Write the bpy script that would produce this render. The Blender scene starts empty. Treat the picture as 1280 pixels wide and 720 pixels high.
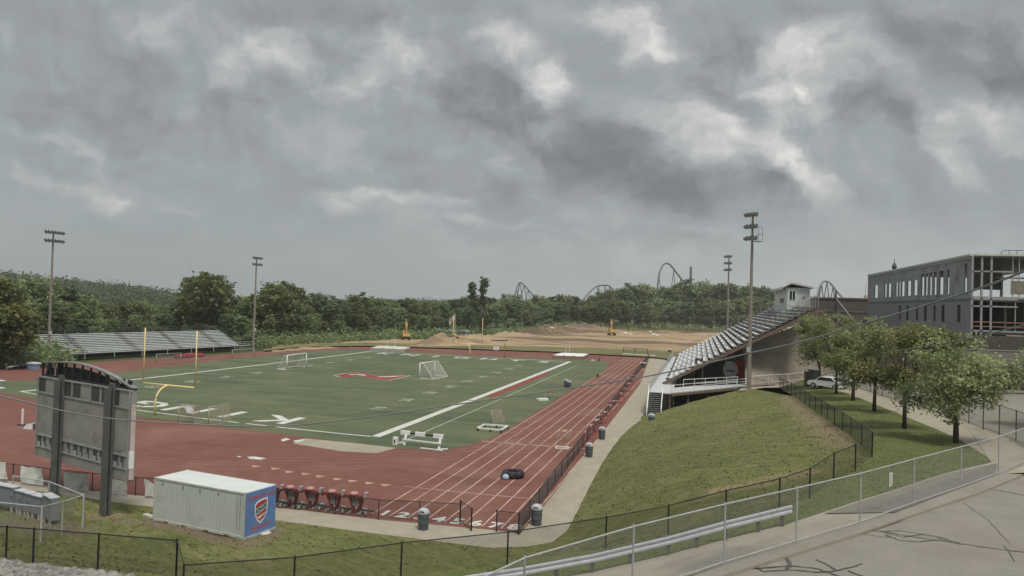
import bpy, bmesh, math, random
import numpy as np
from mathutils import Vector, Matrix
from mathutils.bvhtree import BVHTree
random.seed(7); RNG = np.random.default_rng(7)
S = bpy.context.scene
COL = S.collection
PI = math.pi

# ------------------------------------------------------------------ camera
CAM = Vector((78.528, -69.26, 13.137)); F = 955.0
YAW, PITCH, ROLL = .2402, .0202, .030
def axes(yaw, pitch, roll):
    f = Vector((-math.sin(yaw)*math.cos(pitch), math.cos(yaw)*math.cos(pitch), math.sin(pitch)))
    r0 = Vector((math.cos(yaw), math.sin(yaw), 0)); u0 = r0.cross(f)
    return r0*math.cos(roll)+u0*math.sin(roll), u0*math.cos(roll)-r0*math.sin(roll), f
RX, UP, FW = axes(YAW, PITCH, ROLL)
def ray(u, v): return FW + RX*((u-640)/F) - UP*((v-360)/F)
def P(u, v, z=0.0):
    """point of the level plane z that the photo shows at (u, v)"""
    d = ray(u, v); return CAM + d*((z-CAM.z)/d.z)
def D(u, v, dist):
    d = ray(u, v); return CAM + d*(dist/math.hypot(d.x, d.y))
def atX(u, v, X):
    d = ray(u, v); return CAM + d*((X-CAM.x)/d.x)
def atY(u, v, Y):
    d = ray(u, v); return CAM + d*((Y-CAM.y)/d.y)
def zv(x, y, v):
    """height over (x, y) that the photo shows at row v"""
    k = (v-360)/F; a = Vector((x-CAM.x, y-CAM.y, -CAM.z))
    return -(a.dot(UP)+k*a.dot(FW))/(UP.z+k*FW.z)
# the survey of the field: metres from the near left corner of the gridiron
SC = Vector((78.5283, -69.2599, 13.1371)); SR, SU, SF = axes(.24023, .017248, .031762)
GW, GL = 48.77, 109.73
def T(X, Y, z=0.0):
    d = Vector((X, Y, 0))-SC; w = d.dot(SF); x = d.dot(SR)/w; y = -d.dot(SU)/w
    s = 1-.24563*(x*x+y*y)
    p = P(640+1000.14*x*s, 360+1000.14*y*s); p.z = z; return p

cd = bpy.data.cameras.new('camera'); cam = bpy.data.objects.new('camera', cd); COL.objects.link(cam)
cd.sensor_width = 36; cd.lens = 36*F/1280; cd.clip_start = .2; cd.clip_end = 20000
m = Matrix((RX, UP, -FW)).transposed().to_4x4(); m.translation = CAM; cam.matrix_world = m
S.camera = cam

# ------------------------------------------------------------------ objects
def prop(o, label=None, cat=None, group=None, kind=None):
    if label: o['label'] = label
    if cat: o['category'] = cat
    if group: o['group'] = group
    if kind: o['kind'] = kind
    return o
ORG = {}
def thing(name, label, cat, loc=(0, 0, 0), group=None, rotz=0.0):
    o = bpy.data.objects.new(name, None); COL.objects.link(o); o.empty_display_size = .3
    o.location = loc; o.rotation_euler = (0, 0, rotz); ORG[o] = Vector(loc)
    return prop(o, label, cat, group)
def dup(root, loc, rotz=0.0, label=None, group=None, scale=None):
    def cp(o, par):
        c = o.copy(); COL.objects.link(c)
        if par: c.parent = par
        for ch in KIDS.get(o, []): cp(ch, c)
        return c
    r = cp(root, None); r.location = loc; r.rotation_euler = (0, 0, rotz)
    if label: r['label'] = label
    if group: r['group'] = group
    if scale: r.scale = scale
    return r
KIDS = {}
def V(*a): return Vector(a[0]) if len(a) == 1 else Vector(a)
class MB:
    def __init__(s): s.v = []; s.f = []; s.uv = None
    def add(s, vs, fs):
        n = len(s.v); s.v += [tuple(x) for x in vs]; s.f += [tuple(i+n for i in f) for f in fs]; return s
    def quad(s, a, b, c, d): return s.add([a, b, c, d], [(0, 1, 2, 3)])
    def poly(s, pts): return s.add(pts, [tuple(range(len(pts)))])
    def frame(s, o, ax, ay, az):
        """box with corner o and edge vectors"""
        o, ax, ay, az = map(V, (o, ax, ay, az))
        return s.add([o, o+ax, o+ax+ay, o+ay, o+az, o+ax+az, o+ax+ay+az, o+ay+az],
                     [(0, 3, 2, 1), (4, 5, 6, 7), (0, 1, 5, 4), (1, 2, 6, 5), (2, 3, 7, 6), (3, 0, 4, 7)])
    def box(s, c, sz, rz=0.0):
        c = V(c); a = V(math.cos(rz), math.sin(rz), 0)*sz[0]; b = V(-math.sin(rz), math.cos(rz), 0)*sz[1]; h = V(0, 0, sz[2])
        return s.frame(c-a/2-b/2-h/2, a, b, h)
    def beam(s, p, q, w, h, up=(0, 0, 1)):
        p, q = V(p), V(q); d = (q-p)
        if d.length < 1e-6: return s
        x = d.normalized().cross(V(up))
        if x.length < 1e-3: x = d.normalized().cross(V(1, 0, 0))
        x.normalize(); y = x.cross(d.normalized()).normalized()
        return s.frame(p-x*w/2-y*h/2, d, x*w, y*h)
    def tube(s, p, q, r, r2=None, n=8, caps=True):
        p, q = V(p), V(q); r2 = r if r2 is None else r2; d = (q-p).normalized()
        x = d.cross(V(0, 0, 1)) if abs(d.z) < .95 else d.cross(V(1, 0, 0)); x.normalize(); y = d.cross(x)
        vs = [c+(x*math.cos(2*PI*i/n)+y*math.sin(2*PI*i/n))*rr for c, rr in ((p, r), (q, r2)) for i in range(n)]
        fs = [(i, (i+1) % n, n+(i+1) % n, n+i) for i in range(n)]
        if caps: fs += [tuple(range(n))[::-1], tuple(range(n, 2*n))]
        return s.add(vs, fs)
    def path(s, pts, r, n=6):
        pts = [V(p) for p in pts]; vs = []; rr = r if isinstance(r, (list, tuple)) else [r]*len(pts)
        for i, p in enumerate(pts):
            d = (pts[min(i+1, len(pts)-1)]-pts[max(i-1, 0)]).normalized()
            x = d.cross(V(0, 0, 1)) if abs(d.z) < .97 else d.cross(V(1, 0, 0)); x.normalize(); y = d.cross(x)
            vs += [p+(x*math.cos(2*PI*k/n)+y*math.sin(2*PI*k/n))*rr[i] for k in range(n)]
        fs = [(i*n+k, i*n+(k+1) % n, (i+1)*n+(k+1) % n, (i+1)*n+k) for i in range(len(pts)-1) for k in range(n)]
        fs += [tuple(range(n))[::-1], tuple(range((len(pts)-1)*n, len(pts)*n))]
        return s.add(vs, fs)
    def lathe(s, c, prof, n=16):
        c = V(c); vs = [c+V(r*math.cos(2*PI*k/n), r*math.sin(2*PI*k/n), z) for r, z in prof for k in range(n)]
        fs = [(i*n+k, i*n+(k+1) % n, (i+1)*n+(k+1) % n, (i+1)*n+k) for i in range(len(prof)-1) for k in range(n)]
        fs += [tuple(range(n))[::-1], tuple(range((len(prof)-1)*n, len(prof)*n))]
        return s.add(vs, fs)
    def prism(s, pts, off):
        off = V(off); n = len(pts); a = [V(p) for p in pts]
        return s.add(a+[p+off for p in a], [tuple(range(n))[::-1], tuple(range(n, 2*n))]+[(i, (i+1) % n, n+(i+1) % n, n+i) for i in range(n)])
    def build(s, name, mat, parent=None, smooth=False, kind=None, label=None, local=False, uv=None):
        me = bpy.data.meshes.new(name); o0 = V(0, 0, 0)
        if parent is not None and not local:
            r = parent
            while r.parent: r = r.parent
            o0 = ORG.get(r, o0)
        me.from_pydata([(x-o0.x, y-o0.y, z-o0.z) for x, y, z in s.v], [], s.f)
        if mat: me.materials.append(mat)
        if uv:
            l = me.uv_layers.new(name='uv'); l.data.foreach_set('uv', [c for t in uv for c in t])
        if smooth: me.polygons.foreach_set('use_smooth', [True]*len(me.polygons))
        me.update(); o = bpy.data.objects.new(name, me); COL.objects.link(o)
        if parent is not None: o.parent = parent; KIDS.setdefault(parent, []).append(o)
        return prop(o, label=label, kind=kind)
def fix(o):
    """outward normals"""
    bm = bmesh.new(); bm.from_mesh(o.data); bmesh.ops.recalc_face_normals(bm, faces=bm.faces); bm.to_mesh(o.data); bm.free(); return o
def structure(name, mb, mat, **k): return mb.build(name, mat, kind='structure', **k)

def text2d(txt, size=1.0, bold=.0):
    c = bpy.data.curves.new('lettering', 'FONT'); c.body = txt; c.size = size; c.align_x = 'CENTER'; c.align_y = 'CENTER'; c.offset = bold
    c.resolution_u = 3
    o = bpy.data.objects.new('lettering', c); COL.objects.link(o); bpy.context.view_layer.update()
    me = bpy.data.meshes.new_from_object(o.evaluated_get(bpy.context.evaluated_depsgraph_get()))
    vs = [(v.co.x, v.co.y) for v in me.vertices]; fs = [tuple(p.vertices) for p in me.polygons]
    bpy.data.objects.remove(o); bpy.data.meshes.remove(me); bpy.data.curves.remove(c)
    return vs, fs

# ------------------------------------------------------------------ materials
class NT:
    def __init__(s, nt): s.nt = nt
    def n(s, t, **k):
        o = s.nt.nodes.new(t)
        for a, b in k.items(): setattr(o, a, b)
        return o
    def put(s, sock, val):
        if isinstance(val, bpy.types.NodeSocket): s.nt.links.new(val, sock)
        elif val is not None: sock.default_value = val
    def math(s, op, a, b=None, c=None, clamp=False):
        o = s.n('ShaderNodeMath', operation=op, use_clamp=clamp)
        for i, x in enumerate((a, b, c)):
            if x is not None: s.put(o.inputs[i], x)
        return o.outputs[0]
    def vmath(s, op, a, b=None):
        o = s.n('ShaderNodeVectorMath', operation=op); s.put(o.inputs[0], a)
        if b is not None: s.put(o.inputs[1], b)
        return o.outputs['Value'] if op in ('DOT_PRODUCT', 'LENGTH') else o.outputs[0]
    def mix(s, f, a, b):
        o = s.n('ShaderNodeMix', data_type='RGBA'); s.put(o.inputs[0], f)
        s.put(o.inputs[6], a if isinstance(a, bpy.types.NodeSocket) else (*a, 1)); s.put(o.inputs[7], b if isinstance(b, bpy.types.NodeSocket) else (*b, 1))
        return o.outputs[2]
    def noise(s, vec, scale, detail=4, rough=.55, dist=0.0):
        o = s.n('ShaderNodeTexNoise'); s.put(o.inputs['Vector'], vec); o.inputs['Scale'].default_value = scale
        o.inputs['Detail'].default_value = detail; o.inputs['Roughness'].default_value = rough; o.inputs['Distortion'].default_value = dist
        return o.outputs[0]
    def ramp(s, x, lo, hi, smooth=True):
        o = s.n('ShaderNodeMapRange'); o.interpolation_type = 'SMOOTHSTEP' if smooth else 'LINEAR'
        s.put(o.inputs[0], x); s.put(o.inputs[1], lo); s.put(o.inputs[2], hi); return o.outputs[0]
    def pos(s): return s.n('ShaderNodeNewGeometry').outputs['Position']
    def obj(s): return s.n('ShaderNodeTexCoord').outputs['Object']
    def scale(s, v, sc): return s.vmath('MULTIPLY', v, sc)
MATS = {}
def newmat(name):
    m = bpy.data.materials.new(name); m.use_nodes = True; nt = m.node_tree; nt.nodes.clear(); k = NT(nt)
    out = k.n('ShaderNodeOutputMaterial'); b = k.n('ShaderNodeBsdfPrincipled'); nt.links.new(b.outputs[0], out.inputs[0])
    b.inputs['Specular IOR Level'].default_value = .3
    return m, k, b, out
def M(name, col, rough=.75, var=.12, sc=2.0, metal=0.0, bump=0.0, dirt=None, dsc=1.0, dlo=.5, dhi=.75):
    if name in MATS: return MATS[name]
    m, k, b, _ = newmat(name); p = k.obj()
    n1 = k.noise(p, sc, 5); lo = tuple(c*(1-var) for c in col); hi = tuple(min(c*(1+var), 1) for c in col)
    c = k.mix(k.ramp(n1, .3, .7), lo, hi)
    if dirt: c = k.mix(k.ramp(k.noise(p, dsc, 5, .65), dlo, dhi), c, dirt)
    k.put(b.inputs['Base Color'], c); b.inputs['Roughness'].default_value = rough; b.inputs['Metallic'].default_value = metal
    if bump:
        bp = k.n('ShaderNodeBump'); bp.inputs['Strength'].default_value = bump; bp.inputs['Distance'].default_value = .02
        k.put(bp.inputs['Height'], n1); k.put(b.inputs['Normal'], bp.outputs[0])
    MATS[name] = m; return m
def ground_mat(name, layers, rough=.95, bump=.0, bsc=4.0, bdist=.03):
    """layers: base colour pair, then (scale, stretch, lo, hi, colour, detail)"""
    m, k, b, _ = newmat(name); p = k.pos(); (c0, c1, s0), rest = layers[0], layers[1:]
    c = k.mix(k.ramp(k.noise(p, s0, 6, .65), .3, .7), c0, c1)
    for sc, st, lo, hi, col, amt, *ex in rest:
        q = p
        if ex and isinstance(ex[0], (int, float)):           # turned about the vertical
            mp = k.n('ShaderNodeMapping'); mp.inputs['Rotation'].default_value = (0, 0, ex[0]); k.put(mp.inputs['Vector'], p); q = mp.outputs[0]
        f = k.ramp(k.noise(k.scale(q, st), sc, 6, .65, .3), lo, hi)
        if ex and not isinstance(ex[0], (int, float)):       # worn along a line between two points
            a, b_, wd = ex[0]; ab = Vector((b_.x-a.x, b_.y-a.y, 0)); fl = k.vmath('MULTIPLY', k.vmath('SUBTRACT', p, (a.x, a.y, 0)), (1, 1, 0))
            t = k.math('DIVIDE', k.vmath('DOT_PRODUCT', fl, tuple(ab)), ab.dot(ab), clamp=True)
            o = k.n('ShaderNodeVectorMath', operation='SCALE'); o.inputs[0].default_value = tuple(ab); k.put(o.inputs['Scale'], t)
            dd = k.vmath('LENGTH', k.vmath('SUBTRACT', fl, o.outputs[0]))
            f = k.math('MULTIPLY', k.ramp(dd, wd, wd*.25), k.ramp(k.noise(k.scale(q, st), sc, 6, .7, .4), lo, hi))
        c = k.mix(k.math('MULTIPLY', f, amt), c, col)
    k.put(b.inputs['Base Color'], c); b.inputs['Roughness'].default_value = rough; b.inputs['Specular IOR Level'].default_value = .12
    if bump:
        bp = k.n('ShaderNodeBump'); bp.inputs['Strength'].default_value = bump; bp.inputs['Distance'].default_value = bdist
        k.put(bp.inputs['Height'], k.noise(p, bsc, 6, .7)); k.put(b.inputs['Normal'], bp.outputs[0])
    return m
def mesh_mat(name, col, pitch=.06, wire=.0045, metal=.6, rough=.5):
    """woven wire or net: see-through between the wires"""
    m, k, b, out = newmat(name); uv = k.n('ShaderNodeTexCoord').outputs['UV']
    sx = k.n('ShaderNodeSeparateXYZ'); k.put(sx.inputs[0], uv); x, y = sx.outputs[0], sx.outputs[1]
    h = wire/pitch*.7
    fs = []
    for op in ('ADD', 'SUBTRACT'):
        t = k.math('PINGPONG', k.math('DIVIDE', k.math(op, x, y), pitch*1.414), .5)
        fs.append(k.math('LESS_THAN', t, h))
    f = k.math('MAXIMUM', *fs)
    b.inputs['Base Color'].default_value = (*col, 1); b.inputs['Metallic'].default_value = metal; b.inputs['Roughness'].default_value = rough
    tr = k.n('ShaderNodeBsdfTransparent'); mx = k.n('ShaderNodeMixShader'); k.put(mx.inputs[0], f); k.put(mx.inputs[1], tr.outputs[0]); k.put(mx.inputs[2], b.outputs[0])
    k.nt.links.new(mx.outputs[0], out.inputs[0]); return m
def leaf_mat(name, dark, light, hue=.25, ):
    m, k, b, out = newmat(name)
    g = k.n('ShaderNodeNewGeometry'); ri = g.outputs['Random Per Island']; oi = k.n('ShaderNodeObjectInfo').outputs['Random']
    cl = k.ramp(k.noise(k.obj(), .45, 3), .36, .64)
    f = k.math('ADD', k.math('MULTIPLY', ri, .55), k.math('MULTIPLY', cl, .45))
    c = k.mix(f, dark, light)
    hs = k.n('ShaderNodeHueSaturation'); k.put(hs.inputs['Color'], c)
    k.put(hs.inputs['Hue'], k.math('ADD', k.math('MULTIPLY', oi, .04), .478)); k.put(hs.inputs['Value'], k.math('ADD', k.math('MULTIPLY', oi, .6), .7))
    k.put(hs.inputs['Saturation'], k.math('ADD', k.math('MULTIPLY', oi, -.2), 1.05))
    k.put(b.inputs['Base Color'], hs.outputs[0]); b.inputs['Roughness'].default_value = .6; b.inputs['Specular IOR Level'].default_value = .2
    t = k.n('ShaderNodeBsdfTranslucent'); k.put(t.inputs[0], hs.outputs[0]); mx = k.n('ShaderNodeMixShader'); mx.inputs[0].default_value = .4
    k.put(mx.inputs[1], b.outputs[0]); k.put(mx.inputs[2], t.outputs[0]); k.nt.links.new(mx.outputs[0], out.inputs[0]); return m

WHITE = M('white paint', (.74, .74, .71), .55, .05, 3, dirt=(.5, .48, .43), dsc=2.5, dlo=.6, dhi=.85)
STEEL = M('galvanised steel', (.40, .41, .41), .45, .12, 6, metal=.25)
ALU = M('aluminium plank', (.60, .62, .62), .5, .08, 4, metal=.0, dirt=(.4, .39, .36), dsc=3)
BLACK = M('black coated steel', (.02, .021, .022), .5, .2, 5)
DARK = M('dark grey metal', (.07, .072, .075), .55, .2, 4)
POLE = M('weathered pole', (.27, .235, .205), .6, .12, 2, metal=.2)
RUST = M('rusty brown steel', (.2, .135, .1), .75, .25, 3)
RED = M('red vinyl', (.33, .035, .03), .5, .15, 4)
PALERED = M('faded red paint', (.42, .1, .085), .6, .2, 4)
YELLOW = M('yellow post paint', (.74, .60, .30), .5, .08, 2)
CATYEL = M('dusty machine yellow', (.55, .36, .1), .6, .2, 1.5, dirt=(.32, .24, .15), dsc=1.5)
WOOD = M('weathered wood', (.25, .2, .15), .8, .2, 3)
PALEYEL = M('pale yellow board', (.62, .55, .33), .6, .1, 3)
GLASS = M('dark window glass', (.02, .024, .028), .12, .1, 2)
RUBBER = M('tyre rubber', (.025, .025, .026), .8, .3, 4, dirt=(.09, .08, .07), dsc=3)
LINK = mesh_mat('galvanised chain link', (.35, .36, .36), .06, .0045)
BLINK = mesh_mat('black chain link', (.02, .02, .022), .06, .006, 0, .5)
NET = mesh_mat('goal netting', (.62, .6, .55), .12, .009, 0, .8)
TANNET = mesh_mat('tan netting', (.45, .38, .3), .06, .008, 0, .8)
# ------------------------------------------------------------------ daylight
w = bpy.data.worlds.new('World'); S.world = w; w.use_nodes = True; nt = w.node_tree; nt.nodes.clear(); k = NT(nt)
SUN_DIR = Vector((.30, -.42, 1.0)).normalized()          # towards the sun
sky = k.n('ShaderNodeTexSky', sky_type='NISHITA'); sky.sun_disc = False
sky.sun_elevation = math.asin(SUN_DIR.z); sky.sun_rotation = math.atan2(SUN_DIR.x, SUN_DIR.y); sky.dust_density = 3.0
d = k.vmath('NORMALIZE', k.n('ShaderNodeTexCoord').outputs['Generated'])
az = .2402; fx, fy = -math.sin(az), math.cos(az)
Yp = k.math('MAXIMUM', k.vmath('DOT_PRODUCT', d, (fx, fy, 0)), .12)
U = k.math('DIVIDE', k.vmath('DOT_PRODUCT', d, (fy, -fx, 0)), Yp)
sz = k.n('ShaderNodeSeparateXYZ'); k.put(sz.inputs[0], d); el = k.math('MAXIMUM', sz.outputs[2], 0.0)
Vv = k.math('DIVIDE', el, Yp)
cu = k.n('ShaderNodeCombineXYZ'); k.put(cu.inputs[0], U); k.put(cu.inputs[1], Vv)
UV0 = cu.outputs[0]
# billows push the outlines of the cloud masses about
def warp(vec, scale, amt, seed):
    o = k.n('ShaderNodeTexNoise'); k.put(o.inputs['Vector'], k.vmath('ADD', vec, (seed, seed*.7, 0))); o.inputs['Scale'].default_value = scale
    o.inputs['Detail'].default_value = 5; o.inputs['Roughness'].default_value = .6
    return k.vmath('ADD', vec, k.scale(k.vmath('SUBTRACT', o.outputs['Color'], (.5, .5, .5)), (amt, amt*.8, 0)))
UVw = warp(warp(UV0, 3.4, .20, 3.1), 12.0, .075, 8.4)
def blob(u, v, ru, rv, rot=0.0, hard=1.0):
    """a cloud mass: where it stands in the sky (by tangents of azimuth and elevation), its radii and its tilt"""
    cu_, cv_ = (u-640)/955, (382-v)/955; ru, rv = ru/955, rv/955; r = math.radians(rot); c, s_ = math.cos(r), math.sin(r)
    q = k.vmath('SUBTRACT', UVw, (cu_, cv_, 0))
    a = k.vmath('DOT_PRODUCT', q, (c/ru, s_/ru, 0)); b = k.vmath('DOT_PRODUCT', q, (-s_/rv, c/rv, 0))
    rr = k.math('SQRT', k.math('ADD', k.math('MULTIPLY', a, a), k.math('MULTIPLY', b, b)))
    return k.ramp(rr, 1.25*hard, .25)
def summed(lst):
    t = None
    for amp, *a in lst:
        x = k.math('MULTIPLY', blob(*a), amp); t = x if t is None else k.math('ADD', t, x)
    return t
dark = summed([(.85, 660, 150, 120, 70, -15), (.55, 770, 215, 130, 42, -16), (.7, 560, 105, 100, 60, 10), (.85, 905, 75, 80, 75, -35), (.75, 1075, 140, 90, 42, -8), (1.0, 915, 238, 140, 36, -8), (.7, 800, 190, 90, 60, -30),
               (.6, 1225, 50, 110, 70, 0), (.35, 1130, 20, 60, 30, -20), (.3, 270, 160, 130, 40, -12), (.3, 460, 210, 140, 36, 10), (.4, 400, 40, 190, 60, 5), (.5, 350, 115, 110, 40, 10), (.25, 110, 90, 150, 80, 0), (.3, 600, 235, 170, 30, 0), (.3, 560, 285, 160, 12, 0), (.25, 760, 300, 200, 12, 0), (.3, 60, 175, 200, 60, 0)])
light = summed([(1.0, 625, 38, 60, 34, -20), (.8, 700, 85, 46, 40, -35), (1.0, 985, 85, 85, 60, -25), (.8, 785, 20, 70, 36, -20), (.6, 850, 150, 70, 46, -40), (.8, 1165, 150, 75, 26, -32), (.9, 975, 205, 105, 34, -32), (.5, 1010, 40, 70, 40, 0),
                (.8, 143, 250, 34, 20, -10), (.45, 60, 232, 90, 22, -8), (.55, 405, 255, 46, 20, 0), (.7, 330, 66, 110, 44, 10), (.65, 500, 62, 70, 34, -10), (.5, 420, 95, 70, 26, 0), (.4, 700, 160, 40, 24, -20), (.45, 880, 205, 50, 26, -30), (.45, 1080, 70, 60, 34, 0), (.5, 1230, 130, 70, 24, -10), (.4, 180, 40, 70, 30, 0), (.5, 600, 270, 70, 14, -5), (.35, 720, 320, 220, 22, 0), (.45, 470, 245, 60, 14, -5), (.4, 545, 240, 50, 14, 0), (.4, 690, 290, 70, 10, -8), (.35, 880, 290, 90, 12, -8), (.5, 610, 195, 40, 22, -20), (.4, 935, 120, 60, 30, -30), (.35, 460, 120, 60, 30, -20), (.4, 590, 125, 34, 22, 0), (.35, 1060, 345, 180, 24, 0), (.3, 240, 270, 30, 10, 0), (.3, 90, 180, 130, 12, -8)])
PL = k.n('ShaderNodeCombineXYZ'); zz = k.math('ADD', el, .16); sp = k.n('ShaderNodeSeparateXYZ'); k.put(sp.inputs[0], d)
k.put(PL.inputs[0], k.math('DIVIDE', sp.outputs[0], zz)); k.put(PL.inputs[1], k.math('DIVIDE', sp.outputs[1], zz))
pl = warp(PL.outputs[0], 1.6, .5, 1.7)
n1 = k.noise(pl, 1.15, 9, .56); n2 = k.noise(k.vmath('ADD', pl, (.10, .05, 0)), 1.15, 9, .56)
n3 = k.noise(UVw, 9.0, 7, .52); n4 = k.noise(k.vmath('ADD', UVw, (.014, .022, 0)), 9.0, 7, .52)
n5 = k.noise(UVw, 3.6, 4, .5); n6 = k.noise(k.vmath('ADD', UVw, (.035, .05, 0)), 3.6, 4, .5)
relief = k.math('ADD', k.math('MULTIPLY', k.math('SUBTRACT', n1, n2), 1.1), k.math('ADD', k.math('MULTIPLY', k.math('SUBTRACT', n3, n4), 2.0), k.math('MULTIPLY', k.math('SUBTRACT', n5, n6), 1.3)))
body = k.math('ADD', .42, k.math('MULTIPLY', k.math('MAXIMUM', light, dark), .95), clamp=True)      # clear stretches stay smooth
field = k.math('ADD', k.math('SUBTRACT', k.math('MULTIPLY', light, .62), k.math('MULTIPLY', dark, .46)), k.math('MULTIPLY', k.math('ADD', k.math('MULTIPLY', k.math('SUBTRACT', n1, .5), .42), relief), body))
# lower and further clouds lose contrast in the air
fade = k.ramp(el, .0, .2); field = k.math('MULTIPLY', field, k.math('ADD', k.math('MULTIPLY', fade, .6), .4))
cr = k.n('ShaderNodeValToRGB'); k.put(cr.inputs[0], k.math('ADD', k.math('MULTIPLY', field, .62), .5)); e = cr.color_ramp
GA = 10.0
stops = [(0.0, (.140, .144, .150)), (.24, (.190, .194, .198)), (.5, (.262, .282, .290)), (.68, (.362, .370, .366)), (.86, (.50, .49, .475)), (1.0, (.66, .63, .605))]
e.elements[0].position, e.elements[1].position = 0, 1
for i, (p_, c_) in enumerate(stops):
    el_ = e.elements[0] if i == 0 else e.elements[-1] if i == len(stops)-1 else e.elements.new(p_)
    el_.color = (*[c*1.0 for c in c_], 1)
cloud = k.scale(cr.outputs[0], (GA, GA, GA))
# paler, hazier towards the horizon on the right hand of the field; a little blue sky comes through everywhere
hz = k.ramp(el, .13, .0); hazec = k.mix(k.ramp(U, -.6, .6), tuple(GA*c for c in (.236, .260, .266)), tuple(GA*c for c in (.392, .408, .404)))
cloud = k.mix(k.math('MULTIPLY', hz, .72), cloud, hazec)
bright_up = k.math('ADD', 1.0, k.math('MULTIPLY', k.ramp(el, .42, .9), 1.7))
o = k.n('ShaderNodeVectorMath', operation='SCALE'); k.put(o.inputs[0], cloud); k.put(o.inputs['Scale'], bright_up)
tot = k.mix(.93, sky.outputs[0], o.outputs[0])
bg = k.n('ShaderNodeBackground'); k.put(bg.inputs[0], tot); bg.inputs[1].default_value = .1
nt.links.new(bg.outputs[0], k.n('ShaderNodeOutputWorld').inputs[0])
w.cycles.sampling_method = 'MANUAL'; w.cycles.sample_map_resolution = 512
sd = bpy.data.lights.new('sun', 'SUN'); so = bpy.data.objects.new('sun', sd); COL.objects.link(so)
sd.energy = 2.0; sd.angle = math.radians(11); sd.color = (1, .94, .84)
so.rotation_euler = SUN_DIR.to_track_quat('Z', 'Y').to_euler(); so.location = (120, 0, 120)
S.view_settings.view_transform = 'Standard'; S.view_settings.look = 'None'; S.view_settings.gamma = 1; S.view_settings.exposure = .36
S.render.engine = 'CYCLES'; S.cycles.use_denoising = True; S.cycles.transparent_max_bounces = 32; S.cycles.max_bounces = 6; S.cycles.diffuse_bounces = 3
# ------------------------------------------------------------------ the ground
TURF = ground_mat('artificial turf', [((.094, .112, .062), (.122, .134, .078), .35), (1.0, (.03, .24, 1), .44, .64, (.066, .088, .054), .9), (.09, (1, 1, 1), .46, .66, (.135, .144, .082), .7), (.9, (.4, 1, 1), .62, .8, (.06, .085, .055), .5)], bump=.25, bsc=9)
TRACK = ground_mat('running track rubber', [((.155, .069, .056), (.180, .080, .064), .6), (.09, (1, 1, 1), .48, .72, (.215, .118, .095), .85), (.25, (.25, 1, 1), .54, .72, (.125, .054, .047), .7), (.5, (1, .3, 1), .56, .74, (.20, .115, .095), .5), (1.6, (1, 1, 1), .66, .85, (.31, .20, .165), .35)], bump=.2, bsc=14)
CONC = ground_mat('old concrete', [((.285, .255, .20), (.335, .30, .24), .8), (.2, (1, 1, 1), .5, .78, (.235, .205, .16), .7), (1.5, (1, 1, 1), .62, .85, (.21, .185, .15), .5)], bump=.2, bsc=16)
ASPH = ground_mat('weathered asphalt', [((.198, .184, .155), (.232, .216, .183), .5), (.16, (1, 1, 1), .5, .75, (.19, .173, .142), .7), (5, (1, 1, 1), .5, .8, (.33, .305, .255), .35), (24, (1, 1, 1), .5, .75, (.17, .155, .13), .45), (.6, (1, 1, 1), .62, .72, (.15, .135, .11), .55), (.35, (.2, 2.5, 1), .6, .75, (.30, .28, .235), .5, .75)], bump=.4, bsc=40, bdist=.01)
PATH = ground_mat('path surface', [((.292, .262, .21), (.335, .30, .24), .5), (.13, (1, 1, 1), .5, .62, (.205, .185, .155), .75), (8, (1, 1, 1), .55, .8, (.25, .225, .18), .4)], bump=.3, bsc=30, bdist=.01)
LAWN = ground_mat('patchy lawn grass', [((.092, .112, .040), (.130, .145, .054), 1.4), (.3, (1, 1, 1), .48, .72, (.15, .152, .062), .7), (.5, (1, 1, 1), .66, .8, (.19, .15, .09), .5), (9, (1, 1, 1), .58, .75, (.052, .075, .026), .6)], bump=.9, bsc=8, bdist=.1)  # lawn green with random yellow, bare and dark flecks
DIRT = ground_mat('graded dirt', [((.30, .215, .13), (.37, .275, .17), .05), (.014, (.5, 2.6, 1), .50, .60, (.125, .085, .06), .9), (.05, (.4, 1, 1), .56, .7, (.37, .30, .20), .7), (.3, (.5, 1, 1), .6, .8, (.13, .09, .06), .6), (.02, (1, 2, 1), .62, .75, (.12, .115, .06), .5), (.05, (.6, 2, 1), .34, .52, (.125, .09, .066), .9, (P(672, 414), P(795, 411), 24)), (.05, (.5, 2.5, 1), .36, .54, (.10, .07, .052), .9, (P(650, 418), P(762, 415.5), 9)), (.06, (.5, 2.5, 1), .36, .54, (.11, .08, .06), .9, (P(800, 417), P(905, 415), 8)), (.2, (1, 1, 1), .3, .5, (.165, .125, .09), .9, (P(522, 433), P(592, 429.5), 7))], bump=.8, bsc=.6, bdist=.5)
BROWN = ground_mat('bare brown bank', [((.125, .10, .078), (.165, .132, .10), .3), (.6, (1, 1, 1), .5, .75, (.10, .085, .06), .8), (2.5, (1, 1, 1), .6, .8, (.21, .175, .13), .5)], bump=.9, bsc=2, bdist=.2)
VERGE = ground_mat('rough verge', [((.12, .125, .055), (.19, .16, .085), .15), (.1, (.4, 1, 1), .5, .7, (.075, .095, .035), .8), (.5, (.5, 1, 1), .6, .8, (.27, .21, .13), .8)], bump=.8, bsc=1.5, bdist=.3)
WOODS = ground_mat('woodland floor', [((.04, .055, .022), (.065, .085, .03), .02), (.006, (1, 1, 1), .5, .7, (.09, .105, .04), .7)], bump=.5, bsc=.3)
TV, TF = [], []                                            # everything that can be stood on
def stand(mb):
    n = len(TV); TV.extend(Vector(p) for p in mb.v); TF.extend(tuple(i+n for i in f) for f in mb.f)
def flat(name, pix, z, mat):
    mb = MB().poly([P(u, v, 0).xy.to_3d()+Vector((0, 0, z)) for u, v in pix]); stand(mb); return structure(name, mb, mat)
def lerp(a, b, t): return a+(b-a)*t
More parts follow.
